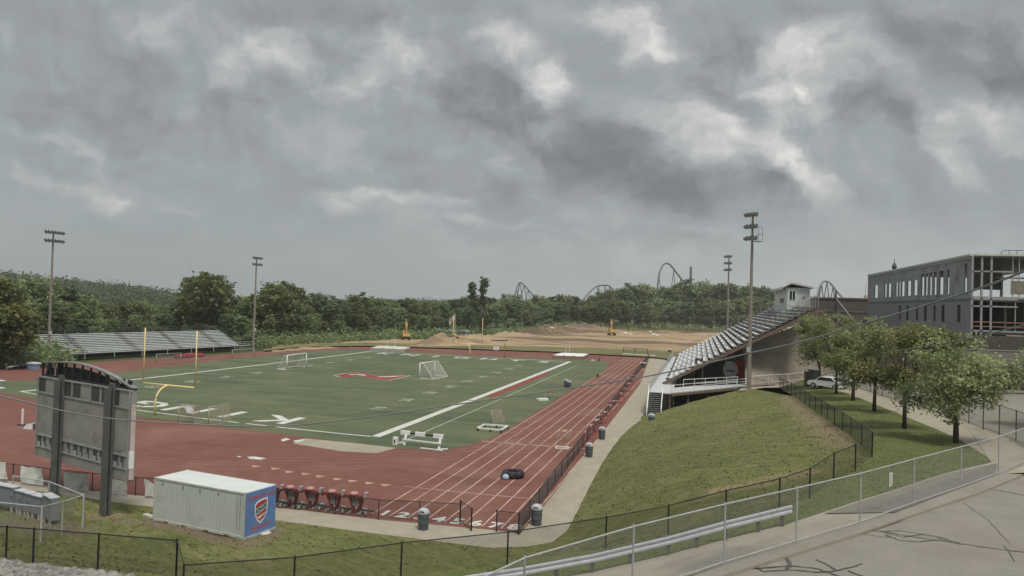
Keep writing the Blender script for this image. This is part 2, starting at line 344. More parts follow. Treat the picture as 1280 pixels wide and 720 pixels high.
def strip(name, A, B, mat, prof=lambda t: t, nu=5, nv=14, bumpy=0.0, ragged=0.0):
    """ground between two lines, A low and B high"""
    A2, B2 = [], []
    for i in range(len(A)-1):
        for j in range(nu): A2.append(lerp(A[i], A[i+1], j/nu)); B2.append(lerp(B[i], B[i+1], j/nu))
    A2.append(A[-1]); B2.append(B[-1]); mb = MB(); vs = []
    for ci, (a, b) in enumerate(zip(A2, B2)):
        for j in range(nv+1):
            t = j/nv; q = lerp(a, b, t); q.z = a.z+(b.z-a.z)*(prof(t, ci/nu) if prof.__code__.co_argcount == 2 else prof(t))
            if 0 < j < nv: q.z += bumpy*(math.sin(q.x*1.7+q.y*.9)+math.sin(q.x*.6-q.y*1.3))*.5
            vs.append(q)
    if ragged:                                              # the turf creeps over the edge of the pavement
        n = nv+1
        for ci in range(1, len(A2)-1):
            o = (A2[ci]-B2[ci]); o.z = 0; o.normalize(); vs[ci*n] = A2[ci]+o*(ragged*(.5+.5*math.sin(ci*1.9)*math.sin(ci*.7+1)+random.uniform(-.3, .5))); vs[ci*n].z = A2[ci].z-.03
    n = nv+1
    mb.add(vs, [(i*n+j, (i+1)*n+j, (i+1)*n+j+1, i*n+j+1) for i in range(len(A2)-1) for j in range(nv)])
    stand(mb); return structure(name, mb, mat, smooth=True)
def px(lst): return [P(*a) for a in lst]
R_ = 9000
structure('ground', MB().poly([V(R_*math.cos(a), R_*math.sin(a), -.3) for a in [i*PI/24 for i in range(48)]]), WOODS)
TV.extend([V(-R_, -R_, -.3), V(R_, -R_, -.3), V(R_, R_, -.3), V(-R_, R_, -.3)]); TF.append((0, 1, 2, 3))
track = flat('track', [(-70, 592), (16, 601.5), (62, 607.5), (115, 613.5), (169, 619), (369, 636.5), (473, 649.5), (640, 664.5), (649, 668), (686, 625), (725, 575), (758, 535), (800, 480), (812, 447.5), (800, 446),
      (690, 440), (560, 435.5), (455, 432.5), (378, 434), (300, 441.5), (130, 452), (0, 459), (-70, 465)], 0, TRACK)
turf = flat('turf', [(-30, 478), (0, 476.5), (41, 475.5), (100, 470), (160, 464.5), (230, 455.5), (300, 447.5), (347, 442.5), (418, 437.5), (460, 437), (560, 443), (640, 446.7), (712, 449.5), (737, 450.5), (757, 452), (762.5, 455),
      (757.5, 462.5), (735, 475.5), (710, 490), (680, 509), (652, 526), (630, 539.5), (609, 549), (583, 557), (551, 564.3), (520, 561.5), (496, 560), (440, 553.5), (381, 546.5), (321, 538.5), (280, 534), (216, 526), (166, 520), (100, 510), (25, 495.5), (0, 490.5), (-30, 484)], .012, TURF)
flat('jump_runway', [(380, 548), (440, 553.5), (496, 560), (470, 566.5), (430, 564.5), (366, 554.5)], .006, CONC)
# sidewalk in an L round the corner of the track
EDGE = [(-90, 597), (0, 607.5), (80, 618), (160, 630), (250, 640), (336, 649), (440, 663), (543, 676), (613, 684.5), (660, 683), (692, 677), (709, 663), (724, 635), (738, 607), (752, 580), (765, 560), (777, 545), (788, 535), (796, 528), (800, 524), (804, 519), (812, 508), (819, 495), (826, 482), (834, 468), (842, 456)]
flat('sidewalk', EDGE+[(826, 446), (812, 446), (800, 480), (758, 535), (725, 575), (686, 625), (649, 668.5), (640, 664), (473, 649), (369, 636), (169, 618.5), (115, 613), (62, 607), (16, 601), (-70, 591)], -.006, CONC)
flat('sidewalk_pad', [(789, 531), (795, 523.5), (829, 524), (827, 532)], .03, CONC)
# grass bank: from the edge of the sidewalk up to the black fence
TOP = [(-110, 690, 3.0), (0, 700, 3.1), (60, 706, 3.1), (122, 712, 3.15), (226, 752, 3.2), (300, 748, 3.15), (367, 742, 3.1), (501, 722, 2.95), (590, 711, 2.95), (634, 706, 2.95), (690, 697, 3.0), (757, 685, 3.1), (835, 670, 3.6), (907, 652, 4.45), (974, 638, 5.15),
       (1012, 623, 5.2), (1042, 601, 5.4), (1069, 589, 5.6), (1089, 571, 5.5), (1063, 546, 4.8), (1026, 520, 4.65), (1007, 507, 4.25), (990, 494, 3.6), (975, 485, 3.05), (936, 485, 3.0)]
BOT = [(-90, 597), (0, 607.5), (80, 618), (160, 630), (250, 640), (336, 649), (440, 663), (543, 676), (613, 684.5), (660, 683), (692, 677), (709, 663), (724, 635), (738, 607), (752, 580), (765, 560), (777, 545), (784, 538), (788, 535), (796, 528), (799, 526), (802, 523), (805, 520.5)]
def bankprof(t): return .25*t+.75*(t*t*(3-2*t))
botp = [P(u, v, .02) for u, v in BOT]; topp = px(TOP)
def frontprof(t): return max(0, (t-.42)/.58)**1.2
def slopeprof(t): return t+.055*math.sin(PI*t)
def bothprof(t, i):
    w_ = min(1, max(0, (i-8.5)/6)); w_ = w_*w_*(3-2*w_); return frontprof(t)*(1-w_)+slopeprof(t)*w_
strip('grass_bank', botp, topp, LAWN, bothprof, 9, 24, .07, .16)
# between black fence and guardrail, then the sloping path, then the street
GRB = [(380, 790, 2.3), (480, 764, 2.4), (560, 745, 2.55), (650, 731, 2.95), (740, 715, 3.45), (835, 693, 4.2), (907, 674, 4.9), (988, 654, 5.35), (1030, 640, 5.4), (1070, 627, 5.42), (1110, 615, 5.43), (1180, 592, 5.43), (1244, 577, 5.35)]
BF2 = [(367, 742, 3.1), (501, 722, 2.95), (590, 711, 2.95), (690, 697, 3.0), (757, 685, 3.1), (835, 670, 3.6), (907, 652, 4.45), (974, 638, 5.15), (1012, 623, 5.2), (1042, 601, 5.4), (1069, 589, 5.6), (1089, 571, 5.5), (1150, 570, 5.45)]
strip('grass_verge', px(GRB), px(BF2), LAWN, lambda t: t, 4, 5)
NF = [(300, 980, 5.3), (500, 900, 5.3), (640, 815, 5.3), (720, 772, 5.3), (790, 744, 5.3), (860, 720, 5.3), (905, 706, 5.3), (995, 679, 5.32), (1075, 655, 5.4), (1110, 643, 5.42), (1142, 631, 5.43), (1201, 611, 5.45), (1249, 592, 5.45)]
strip('path', px(GRB), px(NF), PATH, lambda t: t, 4, 6)
# lawn under the trees: between the black fence and the walk behind them
LA = [(975, 485, 3.05), (990, 494, 3.6), (1007, 507, 4.25), (1026, 520, 4.65), (1063, 546, 4.8), (1089, 571, 5.5), (1150, 570, 5.45), (1244, 577, 5.35)]
LB = [(1006, 474, 3.6), (1025, 480, 3.9), (1046, 487.6, 4.2), (1075, 498, 4.45), (1101, 508, 4.65), (1150, 528, 4.9), (1194, 546.5, 5.05), (1244, 576.5, 5.35)]
strip('lawn', px(LA), px(LB), LAWN, lambda t: t, 4, 8, .03)
LC = [(1024, 471, 3.9), (1046, 477, 4.0), (1071.6, 485, 4.2), (1103, 495, 4.45), (1135, 504.6, 4.65), (1175, 517, 4.9), (1205, 527, 5.05), (1262, 549, 5.3)]
strip('sidewalk_by_the_trees', px(LB[:-1])+[P(1244, 577, 5.35)], px(LC), CONC, lambda t: t, 3, 2)
ZR = 5.25
# street: kerb strip along the near fence, then the asphalt
nfp = px(NF)
ed = [(560, 900), (700, 792), (800, 752), (905, 718.5), (975, 697), (1075, 666), (1150, 640), (1225, 615), (1272, 596), (1320, 572)]
edp = [P(u, v, 5.33) for u, v in ed]
strip('kerb', [q-V(0, 0, .0) for q in (nfp[1], nfp[3], nfp[4], nfp[6], nfp[7], nfp[8], nfp[10], nfp[11], nfp[12], P(1300, 569, 5.45))], edp, ASPH, lambda t: t, 2, 2)
pt_ = MB().poly([P(1238, 578, 5.32), P(1205, 527, 5.04), P(1262, 549, 5.28), P(1310, 562, 5.38), P(1330, 570, 5.4), P(1300, 590, 5.42), P(1249, 592, 5.42)]); stand(pt_); structure('path_corner', pt_, PATH)
k2 = MB()
for a, b in zip(edp[:-1], edp[1:]): k2.quad(a, b, b-V(0, 0, .1), a-V(0, 0, .1))
structure('kerb_face', k2, CONC)
mb = MB().poly([q-V(0, 0, .1) for q in edp]+[V(150, -25, ZR), V(160, -80, ZR), V(60, -90, ZR)]); stand(mb); structure('street', mb, ASPH)
# car park beyond the tall fence, rising bank to the school
CP = [P(1024, 471, 3.9), P(1046, 477, 4.0), P(1071.6, 485, 4.2), P(1135, 504.6, 4.65), P(1205, 527, 5.05), P(1262, 549, 5.3), P(1300, 569, 5.45), V(112, -27, 5.4)]
CQ = [V(101, 60, 4.6), V(105, 50, 4.8), V(108, 40, 5), V(114, 26, 5.2), V(122, 12, 5.3), V(132, 0, 5.4), V(145, -14, 5.4), V(150, -26, 5.3)]
strip('car_park', CP, CQ, ASPH, lambda t: t, 3, 4)
S0 = [V(90, 36, 3.0), V(92, 38, 3.3), V(101, 60, 4.6)][0:1]
BA = [V(84.5, 36, 2.95), V(90, 44, 3.1), V(96, 56, 4.2), V(101, 60, 4.6), V(105, 50, 4.8), V(108, 40, 5), V(114, 26, 5.2), V(122, 12, 5.3), V(132, 0, 5.4), V(145, -14, 5.4), V(150, -26, 5.3)]
BB = [V(83, 108, 3.6), V(92, 108, 8), V(100, 100, 9.5), V(106.5, 80, 9.6), V(106.8, 60, 9.6), V(107, 44, 9.6), V(112, 32, 9.6), V(124, 24, 9.6), V(136, 22, 9.6), V(160, 10, 9.6), V(170, 0, 9.6)]
strip('brown_bank', BA, BB, BROWN, lambda t: min(1, t*1.25)**.8, 4, 12, .12)
mb = MB().poly([q+V(0, 0, -.02) for q in BB]+[V(260, 60, 9.5), V(230, 260, 9.3), V(120, 260, 7), V(84, 160, 3)]); stand(mb); structure('school_ground', mb, BROWN)
# under the stand: level ground next to the deck
mb = MB().poly([V(71.6, 24, -.02), V(74.5, 26, -.02), V(79, 33, .1), V(79, 110, .1), V(72.6, 112, -.02)]).poly([V(79, 33, .1), V(85.3, 37.5, 2.95), V(85.3, 108, 3.2), V(79, 110, .1)]); stand(mb); structure('ground_under_the_stand', mb, BROWN)
strip('earth_bank', [V(84.9, 38.6, 2.9), V(88, 41.2, 2.95), V(92, 44.5, 3.1), V(96, 49, 4.0), V(99.5, 56, 4.5)], [V(85.1, 47, 7.6), V(88, 47.5, 9.3), V(92, 49, 10.9), V(96.5, 54, 11.3), V(100.5, 60, 10.6)], ground_mat('pale earth', [((.23, .195, .16), (.29, .25, .205), .5), (.8, (1, 1, 1), .5, .7, (.17, .14, .11), .7), (3, (1, 1, 1), .58, .75, (.34, .295, .24), .5)], bump=1.0, bsc=2, bdist=.2), lambda t: min(1, t*1.15), 5, 14, .12)
mb = MB().poly([P(922, 489, 2.86), P(955, 484.6, 3.0), P(975, 484.5, 3.03), P(1006, 474, 3.58), V(99, 52, 4.3), V(96, 48.5, 3.9), V(92, 44, 3.05), V(88, 40.8, 2.93), V(84.6, 38.2, 2.88)]); stand(mb); structure('walkway_by_the_stand', mb, CONC)
mb = MB().poly([P(u, v, 5.45) for u, v in ((1030, 641.5), (1118, 640), (1180, 618), (1244, 594), (1246, 579), (1180, 593), (1110, 616))]); structure('asphalt_patch', mb, ground_mat('dark path patch', [((.175, .158, .135), (.20, .182, .155), 1.0), (20, (1, 1, 1), .5, .75, (.15, .135, .115), .5), (.5, (1, 1, 1), .55, .75, (.23, .21, .175), .5)], bump=.3, bsc=40, bdist=.01))
# bottom corner: the gravel bed outside the fence
GA_ = [(-110, 690, 3.0), (0, 700, 3.1), (60, 706, 3.1), (122, 712, 3.15), (226, 752, 3.2)]
GB_ = [(-160, 800, 3.6), (-20, 830, 3.6), (60, 840, 3.6), (140, 850, 3.6), (260, 860, 3.5)]
strip('gravel_bed', px(GA_), px(GB_), BROWN, lambda t: t, 4, 6)
strip('verge_below', px([(226, 752, 3.2), (367, 742, 3.1), (380, 790, 2.3)]), px([(260, 860, 3.5), (380, 900, 3.6), (500, 900, 5.3)]), LAWN, lambda t: t, 3, 5)

# beyond the far bend: verge, then the graded site
def site_h(x, y):
    h = 0
    for cx, cy, rx, ry, a in MOUNDS:
        q = ((x-cx)/rx)**2+((y-cy)/ry)**2
        if q < 4: h += a*math.exp(-q*1.6)*(1+.3*math.sin(x*.9+y*.5)*math.sin(y*.7-x*.3)+.22*math.sin(x*1.7-y*.8)*math.sin(x*.45+y*1.3))
    return h
def gm(u, v, rx, ry, a): p = P(u, v); return (p.x, p.y, rx, ry, a)
MOUNDS = [gm(556, 432, 6, 5, 2.0), gm(572, 431, 6, 5, 1.9), gm(542, 432, 5, 6, 1.5), gm(588, 428, 8, 8, 1.0), gm(530, 433, 5, 5, 1.0), gm(730, 413, 17, 20, 3.4), gm(752, 411, 12, 12, 2.4), gm(705, 414, 14, 14, 2.2), gm(690, 415, 14, 14, 3.0), gm(775, 411, 20, 15, 3.5), gm(665, 417, 12, 10, 2.2),
          gm(830, 411, 18, 12, 2.2), gm(880, 412, 20, 12, 2.6), gm(600, 424, 14, 10, 1.4), gm(640, 420, 15, 10, 1.3), gm(897, 411, 9, 8, 4.0), gm(930, 411, 20, 12, 2.5), gm(970, 411, 20, 12, 3.0)]
g0 = MB(); cols, rows = 150, 130
lo = [(340, 440), (455, 433), (560, 436), (690, 440.6), (812, 447), (850, 450), (905, 456)]
xs = np.linspace(340, 1010, cols)
vs = []
for i, u in enumerate(xs):
    a = P(u, float(np.interp(u, [q[0] for q in lo], [q[1] for q in lo])), 0); bm_ = P(u, float(np.interp(u, [340, 520, 600, 700, 850, 1010], [431, 424, 421, 412.5, 409.5, 411])), 0)
    for j in range(rows):
        t = j/(rows-1); q = a.lerp(bm_, t**1.35)
        q.z = -.05+min(1, t*12)*(.06+site_h(q.x, q.y)+.22*math.sin(q.x*.23+1.1*math.sin(q.y*.11))*min(1, t*4)+.12*math.sin(q.y*.9+q.x*.15)); vs.append(q)
g0.add(vs, [(i*rows+j, (i+1)*rows+j, (i+1)*rows+j+1, i*rows+j+1) for i in range(cols-1) for j in range(rows-1)])
stand(g0); structure('construction_ground', g0, DIRT, smooth=True)
def quadstrip(name, lowpx, highpx, z, mat):
    mb = MB()
    A = [P(u, v, z) for u, v in lowpx]; B = [P(u, v, z) for u, v in highpx]
    for i in range(len(A)-1): mb.quad(A[i], A[i+1], B[i+1], B[i])
    stand(mb); return structure(name, mb, mat)
quadstrip('grass_verge_by_the_bend', [(330, 438.5), (378, 433.5), (455, 432), (560, 435), (690, 439.5), (812, 446), (860, 451)], [(330, 436), (378, 431), (455, 428), (560, 430.5), (690, 433.5), (812, 437.5), (860, 440)], .32, VERGE)
BV = BVHTree.FromPolygons(TV, TF)
def hit(u, v):
    """where the line of sight through (u, v) meets the ground"""
    d = ray(u, v).normalized(); h = BV.ray_cast(CAM, d); return h[0].copy() if h[0] is not None else P(u, v, 0)
SOIL = (.215, .165, .105)
GRASS = ground_mat('mown grass', [((.118, .128, .046), (.180, .178, .068), 1.1), (.22, (1, 1, 1), .45, .72, (.092, .115, .038), .8), (1.1, (.3, 2.4, 1), .50, .66, (.215, .190, .098), .75, .55), (2.4, (.45, 2.0, 1), .52, .66, (.060, .074, .026), .8, .5), (.30, (1, 1, 1), .60, .74, SOIL, .55),
     (7, (1, 1, 1), .54, .68, (.055, .066, .026), .7), (2.4, (.6, 1.5, 1), .30, .50, SOIL, .9, (hit(988, 496), hit(1062, 556), 2.3)), (2.0, (.5, 1.8, 1), .36, .54, (.27, .21, .125), .9, (hit(905, 612), hit(1000, 592), 1.6)), (2.0, (.5, 1.8, 1), .46, .62, SOIL, .7, (hit(900, 540), hit(935, 520), 1.6)),
     (1.6, (1, 1, 1), .30, .50, (.17, .135, .095), .9, (hit(190, 652), hit(310, 682), .75)), (1.6, (1, 1, 1), .32, .52, (.20, .155, .105), .9, (hit(310, 682), hit(346, 664), .7)), (2, (1, 1, 1), .34, .54, (.24, .18, .125), .9, (hit(120, 646), hit(146, 645), .9)), (1.6, (1, 1, 1), .36, .56, (.2, .16, .11), .8, (hit(150, 652), hit(200, 656), .8)), (1.5, (1, 1, 1), .30, .5, (.15, .125, .09), .85, (hit(0, 650), hit(95, 662), 1.6)), (1.5, (1, 1, 1), .34, .52, (.15, .12, .085), .8, (hit(0, 697), hit(222, 716), .7))], bump=1.0, bsc=7, bdist=.1)
bk_ = bpy.data.objects['grass_bank'].data; bk_.materials.clear(); bk_.materials.append(GRASS)
def drop(x, y, dflt=0.0):
    h = BV.ray_cast(Vector((x, y, 60)), Vector((0, 0, -1))); return h[0].z if h[0] is not None else dflt

# ------------------------------------------------------------------ paint on the ground
PAINT = M('field paint', (.50, .50, .46), .8, .12, 1.5, dirt=(.34, .37, .31), dsc=.8, dlo=.52, dhi=.8)
FAINT = M('worn field paint', (.26, .30, .23), .9, .2, 1.2)
NUMP = M('worn number paint', (.37, .40, .35), .9, .15, 1.2)
LANEP = M('lane paint', (.46, .33, .28), .85, .2, .8, dirt=(.30, .15, .12), dsc=.5, dlo=.45, dhi=.75)
REDP = M('red field paint', (.22, .045, .04), .9, .15, 1)
Zm = .018
def tquad(mb, x0, y0, x1, y1, n=1, z=Zm):
    for i in range(n):
        for_y = abs(y1-y0) > abs(x1-x0)
        if for_y: ya, yb = y0+(y1-y0)*i/n, y0+(y1-y0)*(i+1)/n; mb.quad(T(x0, ya, z), T(x1, ya, z), T(x1, yb, z), T(x0, yb, z))
        else: xa, xb = x0+(x1-x0)*i/n, x0+(x1-x0)*(i+1)/n; mb.quad(T(xa, y0, z), T(xb, y0, z), T(xb, y1, z), T(xa, y1, z))
mk = MB()
tquad(mk, -.3, 0, .3, GL, 24); tquad(mk, GW-.45, -.12, GW+.45, 31, 12); tquad(mk, GW-.45, 31.6, GW+.45, GL, 16)
tquad(mk, -.3, -.22, 33.6, .12, 14); tquad(mk, 34.5, -.22, GW+.3, .12, 8); tquad(mk, -.3, GL-.2, GW+.3, GL+.3, 8)
def lettering(mb, txt, place, size, bold=0.0, sx=1.0):
    vs, fs = text2d(txt, size, bold); mb.add([place(x*sx, y) for x, y in vs], fs)
# end-zone letters, single strokes wide as painted
def letters(word, y0, flip, h, x0, dx, sx):
    for i, ch in enumerate(word):
        cx = x0+dx*i; s_ = -1 if flip else 1
        lettering(mk, ch, lambda x, y, cx=cx, s_=s_: T(cx+s_*x, y0+s_*y, Zm), h, .12, sx)
letters('KINGS', 4.6, True, 6.9, 35.9, -5.9, 1.0)
letters('KNIGHTS', GL-4.6, False, 6.5, 5.5, 6.35, .85)
structure('field_markings', mk, PAINT)
nb = MB()
for kk in range(9):
    y = 18.288+9.144*kk; t = str((10, 20, 30, 40, 50, 40, 30, 20, 10)[kk])
    lettering(nb, t[0]+' '+t[1], lambda x, yy, y=y: T(GW-7.4-yy*.95, y+x*.8, Zm), 2.3, .05)
    lettering(nb, t[0]+' '+t[1], lambda x, yy, y=y: T(7.4+yy*.95, y-x*.8, Zm), 2.3, .05)
structure('yard_numbers', nb, NUMP)
fb = MB()
for kk in range(1, 44):
    y = 9.144+2.286*kk*.909
    for x in (18.3, 30.5): tquad(fb, x-.3, y-.05, x+.3, y+.05)
    if kk % 5 == 0:
        for x in (.8, GW-1.4): tquad(fb, x, y-.05, x+.7, y+.05)
tquad(fb, 18.6, 0.6, 18.75, 9, 2); tquad(fb, GW+3.1, -2, GW+3.3, 100, 16)
structure('hash_marks', fb, FAINT)
rb = MB(); tquad(rb, GW+.75, 36, GW+1.75, 77, 10); structure('team_area_stripe', rb, REDP)
# midfield emblem: plain red winged bar with a pale edge
pts = [(133, 116), (250, 90), (370, 82), (470, 92), (560, 117), (720, 108), (910, 115), (800, 142), (700, 163), (600, 158), (480, 137), (380, 118), (300, 130), (200, 133)]
E0 = [P(400+x/8, 455+y/8, Zm) for x, y in pts]; cE = sum(E0, V(0, 0, 0))/len(E0)
structure('emblem_border', MB().poly(E0), NUMP)
structure('emblem', MB().poly([cE.lerp(q, .95)+V(0, 0, .005) for q in E0]), REDP)
sl = MB().poly([P(400+x/8, 455+y/8, Zm+.01) for x, y in ((560, 126), (760, 118), (860, 116), (720, 131), (600, 131))]).poly([P(400+x/8, 455+y/8, Zm+.01) for x, y in ((280, 104), (400, 99), (470, 110), (440, 118), (370, 107), (300, 110))]); structure('emblem_stroke', sl, NUMP)
lm = MB(); LX = [59.45+1.155*i for i in range(9)]
for i, x in enumerate(LX): tquad(lm, x-.045, -25.2, x+.045, 134-.5*i, 40, .008)
for (xa, xb, y) in ((59.5, 68.6, -24.2),): pass
tquad(lm, 58.6, -17.6, 68.6, -17.5, 6, .008); tquad(lm, 59.5, 96, 68.6, 96.12, 5, .008); tquad(lm, 60.5, 2.3, 68.6, 2.55, 5, .008); tquad(lm, 57.0, 2.45, 60.5, 2.6, 3, .008)
al = MB()
# bend lines: circles round the near centre
for i in range(8):
    r = 34.6+1.155*i; n = 40; q = []
    for j in range(n+1):
        a = -.02-j/n*1.75; q.append((24.6+r*math.cos(a), 13+(r-6.5)*math.sin(a), r))
    for j in range(n):
        if (j*7+i*3) % 5 == 0: continue
        (xa, ya, _), (xb, yb, _) = q[j], q[j+1]
        if min(ya, yb) < -25.5+max(0, (48-xa))*.25*-1: continue
        d_ = V(xb-xa, yb-ya, 0).normalized(); nn = V(-d_.y, d_.x, 0)*.035
        a_, b_ = V(xa, ya, 0), V(xb, yb, 0); al.quad(*[T(p.x, p.y, .008) for p in (a_-nn, b_-nn, b_+nn, a_+nn)])
nl = MB()
for n_ in range(1, 9):
    cx = LX[n_-1]+.66
    lettering(nl, str(n_), lambda x, y, cx=cx: T(cx+x*1.0, -24.7+y*1.2, .012), 1.35, .05, 1.1)
structure('lane_markings', lm, LANEP); structure('bend_markings', al, M('worn lane paint', (.27, .155, .128), .9, .2, 1)); structure('lane_numbers', nl, PAINT)
ex = MB()
for u, v in ((342, 586), (360, 590), (380, 592.5), (398, 595.5), (420, 599), (439, 601.5), (460, 604), (480.5, 606.5), (318, 583)):
    c = P(u, v, .009); ex.poly([c+V(-.42, .30, 0), c+V(.42, .32, 0), c+V(.1, -.38, 0)])
structure('exchange_marks', ex, M('exchange mark paint', (.40, .25, .18), .85, .1))
wz = MB()
for pl_ in ([(351, 549.5), (357, 547.5), (363, 549), (353, 552)], [(309, 571), (318, 570.5), (333, 573), (326, 574.5), (312, 573.5)], [(296, 570.5), (300, 569.8), (302, 571), (298, 571.6)], [(366, 551), (378, 549), (382, 550), (370, 553)]): wz.poly([P(u, v, .009) for u, v in pl_])
structure('paint_patches', wz, PAINT)
# sealed cracks in the street
sealp = M('crack sealant', (.085, .079, .070), .7, .2, 2); ck = MB()
def crack(pix, w):
    pts = []
    for i in range(len(pix)-1):
        for j in range(5):
            t = j/5; pts.append(P(lerp(pix[i][0], pix[i+1][0], t)+random.uniform(-.8, .8), lerp(pix[i][1], pix[i+1][1], t)+random.uniform(-.35, .35), ZR+.006))
    pts.append(P(*pix[-1], ZR+.006)); n = len(pts)
    L_, R2 = [], []
    for i, p in enumerate(pts):
        d_ = (pts[min(i+1, n-1)]-pts[max(i-1, 0)]).normalized(); s_ = V(-d_.y, d_.x, 0)*w*(.5+.35*random.random()); L_.append(p+s_); R2.append(p-s_)
    for i in range(n-1): ck.quad(R2[i], R2[i+1], L_[i+1], L_[i])
crack([(860, 735), (905, 720.5), (975, 698.5), (1075, 668), (1150, 642), (1225, 616)], .05)
for c_, w_ in (([(1080, 661), (1110, 665), (1150, 672), (1200, 679), (1240, 685), (1285, 690.5)], .045), ([(1104, 664), (1125, 663), (1150, 667), (1170, 671), (1200, 678)], .035), ([(1107, 668), (1125, 675), (1150, 677), (1175, 674), (1200, 678)], .035), ([(1104, 665), (1130, 671), (1155, 667), (1185, 673)], .035),
               ([(1077, 666), (1095, 670), (1115, 671)], .03), ([(1225, 610), (1250, 613), (1285, 619.5)], .045), ([(980, 694), (988, 703), (984, 711)], .09), ([(930, 711), (960, 709), (990, 707), (1020, 710), (1035, 715), (1060, 724)], .05), ([(940, 707), (955, 714), (985, 712), (1030, 715), (1055, 711), (1078, 704)], .045), ([(1020, 699), (1033, 705), (1045, 712)], .04),
               ([(1060, 713), (1085, 722)], .05), ([(1255, 682), (1262, 690), (1268, 701)], .02), ([(1205, 628), (1235, 650), (1262, 678)], .015)): crack(c_, w_)
structure('crack_seals', ck, sealp)
# ------------------------------------------------------------------ floodlight poles
LAMPM = M('lamp housing', (.05, .052, .055), .5, .2, 4); LENS = M('lamp glass', (.28, .29, .29), .15, .1, 3)
def light_pole(base, top, aim, rows, per, label, width, lean=None, ladder=False):
    t = thing('light_pole', label, 'light pole', base, 'floodlight poles round the field'); h = top-base.z
    tip = base+V(0, 0, h)
    MB().tube(base-V(0, 0, .3), base+V(0, 0, h*.5), .28, .21, 12).tube(base+V(0, 0, h*.5), tip, .21, .14, 12).build('pole', POLE, t)
    a = V(math.cos(aim), math.sin(aim), 0); s_ = V(-a.y, a.x, 0)
    for r in range(rows):
        z = tip.z-.25-r*1.55; c = V(base.x, base.y, z)
        arm = MB().beam(c-s_*width/2, c+s_*width/2, .14, .14).build('crossarm', POLE, t)
        for j in range(per):
            q = c+s_*(width*(j/(per-1)-.5))*.94+a*.25
            l = MB(); dn = (a*.72-V(0, 0, .69)).normalized(); b0 = q+V(0, 0, .05); l.tube(b0-dn*.24, b0, .11, .16, 10); l.tube(b0, b0+dn*.28, .18, .32, 12); l.tube(b0, q-a*.25, .05, .05, 6)
            lo_ = l.build('floodlight', LAMPM, arm)
            # sub-part level is the deepest: the glass belongs to the pole's crossarm
            MB().tube(b0+dn*.3, b0+dn*.33, .30, .30, 12).build('lamp_glass', LENS, arm)
    b = base+V(a.x*.3, a.y*.3, h*.22); MB().box(b, (.35, .35, .7), aim).build('service_box', M('pale box', (.5, .5, .47), .6), t)
    if ladder:
        c = V(base.x, base.y, tip.z-3.9); MB().frame(c+s_*.4-a*.4, s_*.9, a*.8, V(0, 0, .08)).beam(c+s_*1.25-a*.4, c+s_*1.25-a*.4+V(0, 0, 1.9), .06, .06).beam(c+s_*1.25+a*.4, c+s_*1.25+a*.4+V(0, 0, 1.9), .06, .06).beam(c+s_*1.25-a*.4+V(0, 0, 1.9), c+s_*1.25+a*.4+V(0, 0, 1.9), .06, .06).beam(c+s_*.4-a*.4+V(0,0,1), c+s_*1.25-a*.4+V(0, 0, 1), .06, .06).build('service_cage', POLE, t)
    return t
pb = hit(936, 485); pb = D(936, 485, 104.6); pb.z = 3.0
light_pole(pb, zv(pb.x, pb.y, 265.5), PI*1.28, 3, 4, 'tallest looking floodlight pole, on the grass slope before the near end of the tall grandstand', 1.6, ladder=True)
pb = D(909, 418, 184); pb.z = 3.0
light_pole(pb, zv(pb.x, pb.y, 319), PI*1.28, 3, 4, 'floodlight pole rising behind the far end of the tall grandstand', 1.7)
pb = P(60, 452); light_pole(pb, zv(pb.x, pb.y, 288.5), -.12, 2, 6, 'floodlight pole at the near end of the low bleachers, with two rows of lamps', 3.6)
pb = P(316.5, 438); light_pole(pb, zv(pb.x, pb.y, 321), -.25, 2, 5, 'floodlight pole between the low bleachers and the wood', 2.6)

# ------------------------------------------------------------------ goal posts
def goal_post(foot, c, half, ch, top, label, r=.09):
    t = thing('goal_post', label, 'goal post', foot, 'football goal posts')
    pts = [foot-V(0, 0, .2), foot+V(0, 0, ch*.45)]
    for i in range(1, 9):
        a = i/8*PI/2; pts.append(foot.lerp(V(c.x, c.y, foot.z), 1-math.cos(a))*1+V(0, 0, ch*.45+ch*.55*math.sin(a)))
    MB().path(pts, r*1.25, 8).build('gooseneck', YELLOW, t, True)
    ax = (half[1]-half[0]).normalized()
    MB().tube(half[0], half[1], r, r, 8).build('crossbar', YELLOW, t, True)
    for p in half: MB().tube(p, V(p.x, p.y, top), r*.8, r*.7, 8).build('upright', YELLOW, t, True)
c = P(211, 517.5); foot = P(193.5, 519.5); l = T(GW/2-3.56, 0); r_ = T(GW/2+3.56, 0); cz = 3.1
l = V(l.x, l.y, zv(l.x, l.y, 478.8)); r_ = V(r_.x, r_.y, zv(r_.x, r_.y, 484.8)); mid = (l+r_)/2
goal_post(foot, mid, (l, r_), mid.z, 9.2, 'yellow goal post nearest the scoreboard, rising before the low bleachers')
c = T(GW/2, GL); foot = P(587.3, 446); l, r_ = T(GW/2-3.56, GL, 3.05), T(GW/2+3.56, GL, 3.05)
goal_post(foot, (l+r_)/2, (l, r_), 3.05, 9.4, 'yellow goal post at the far end zone before the dirt mounds')

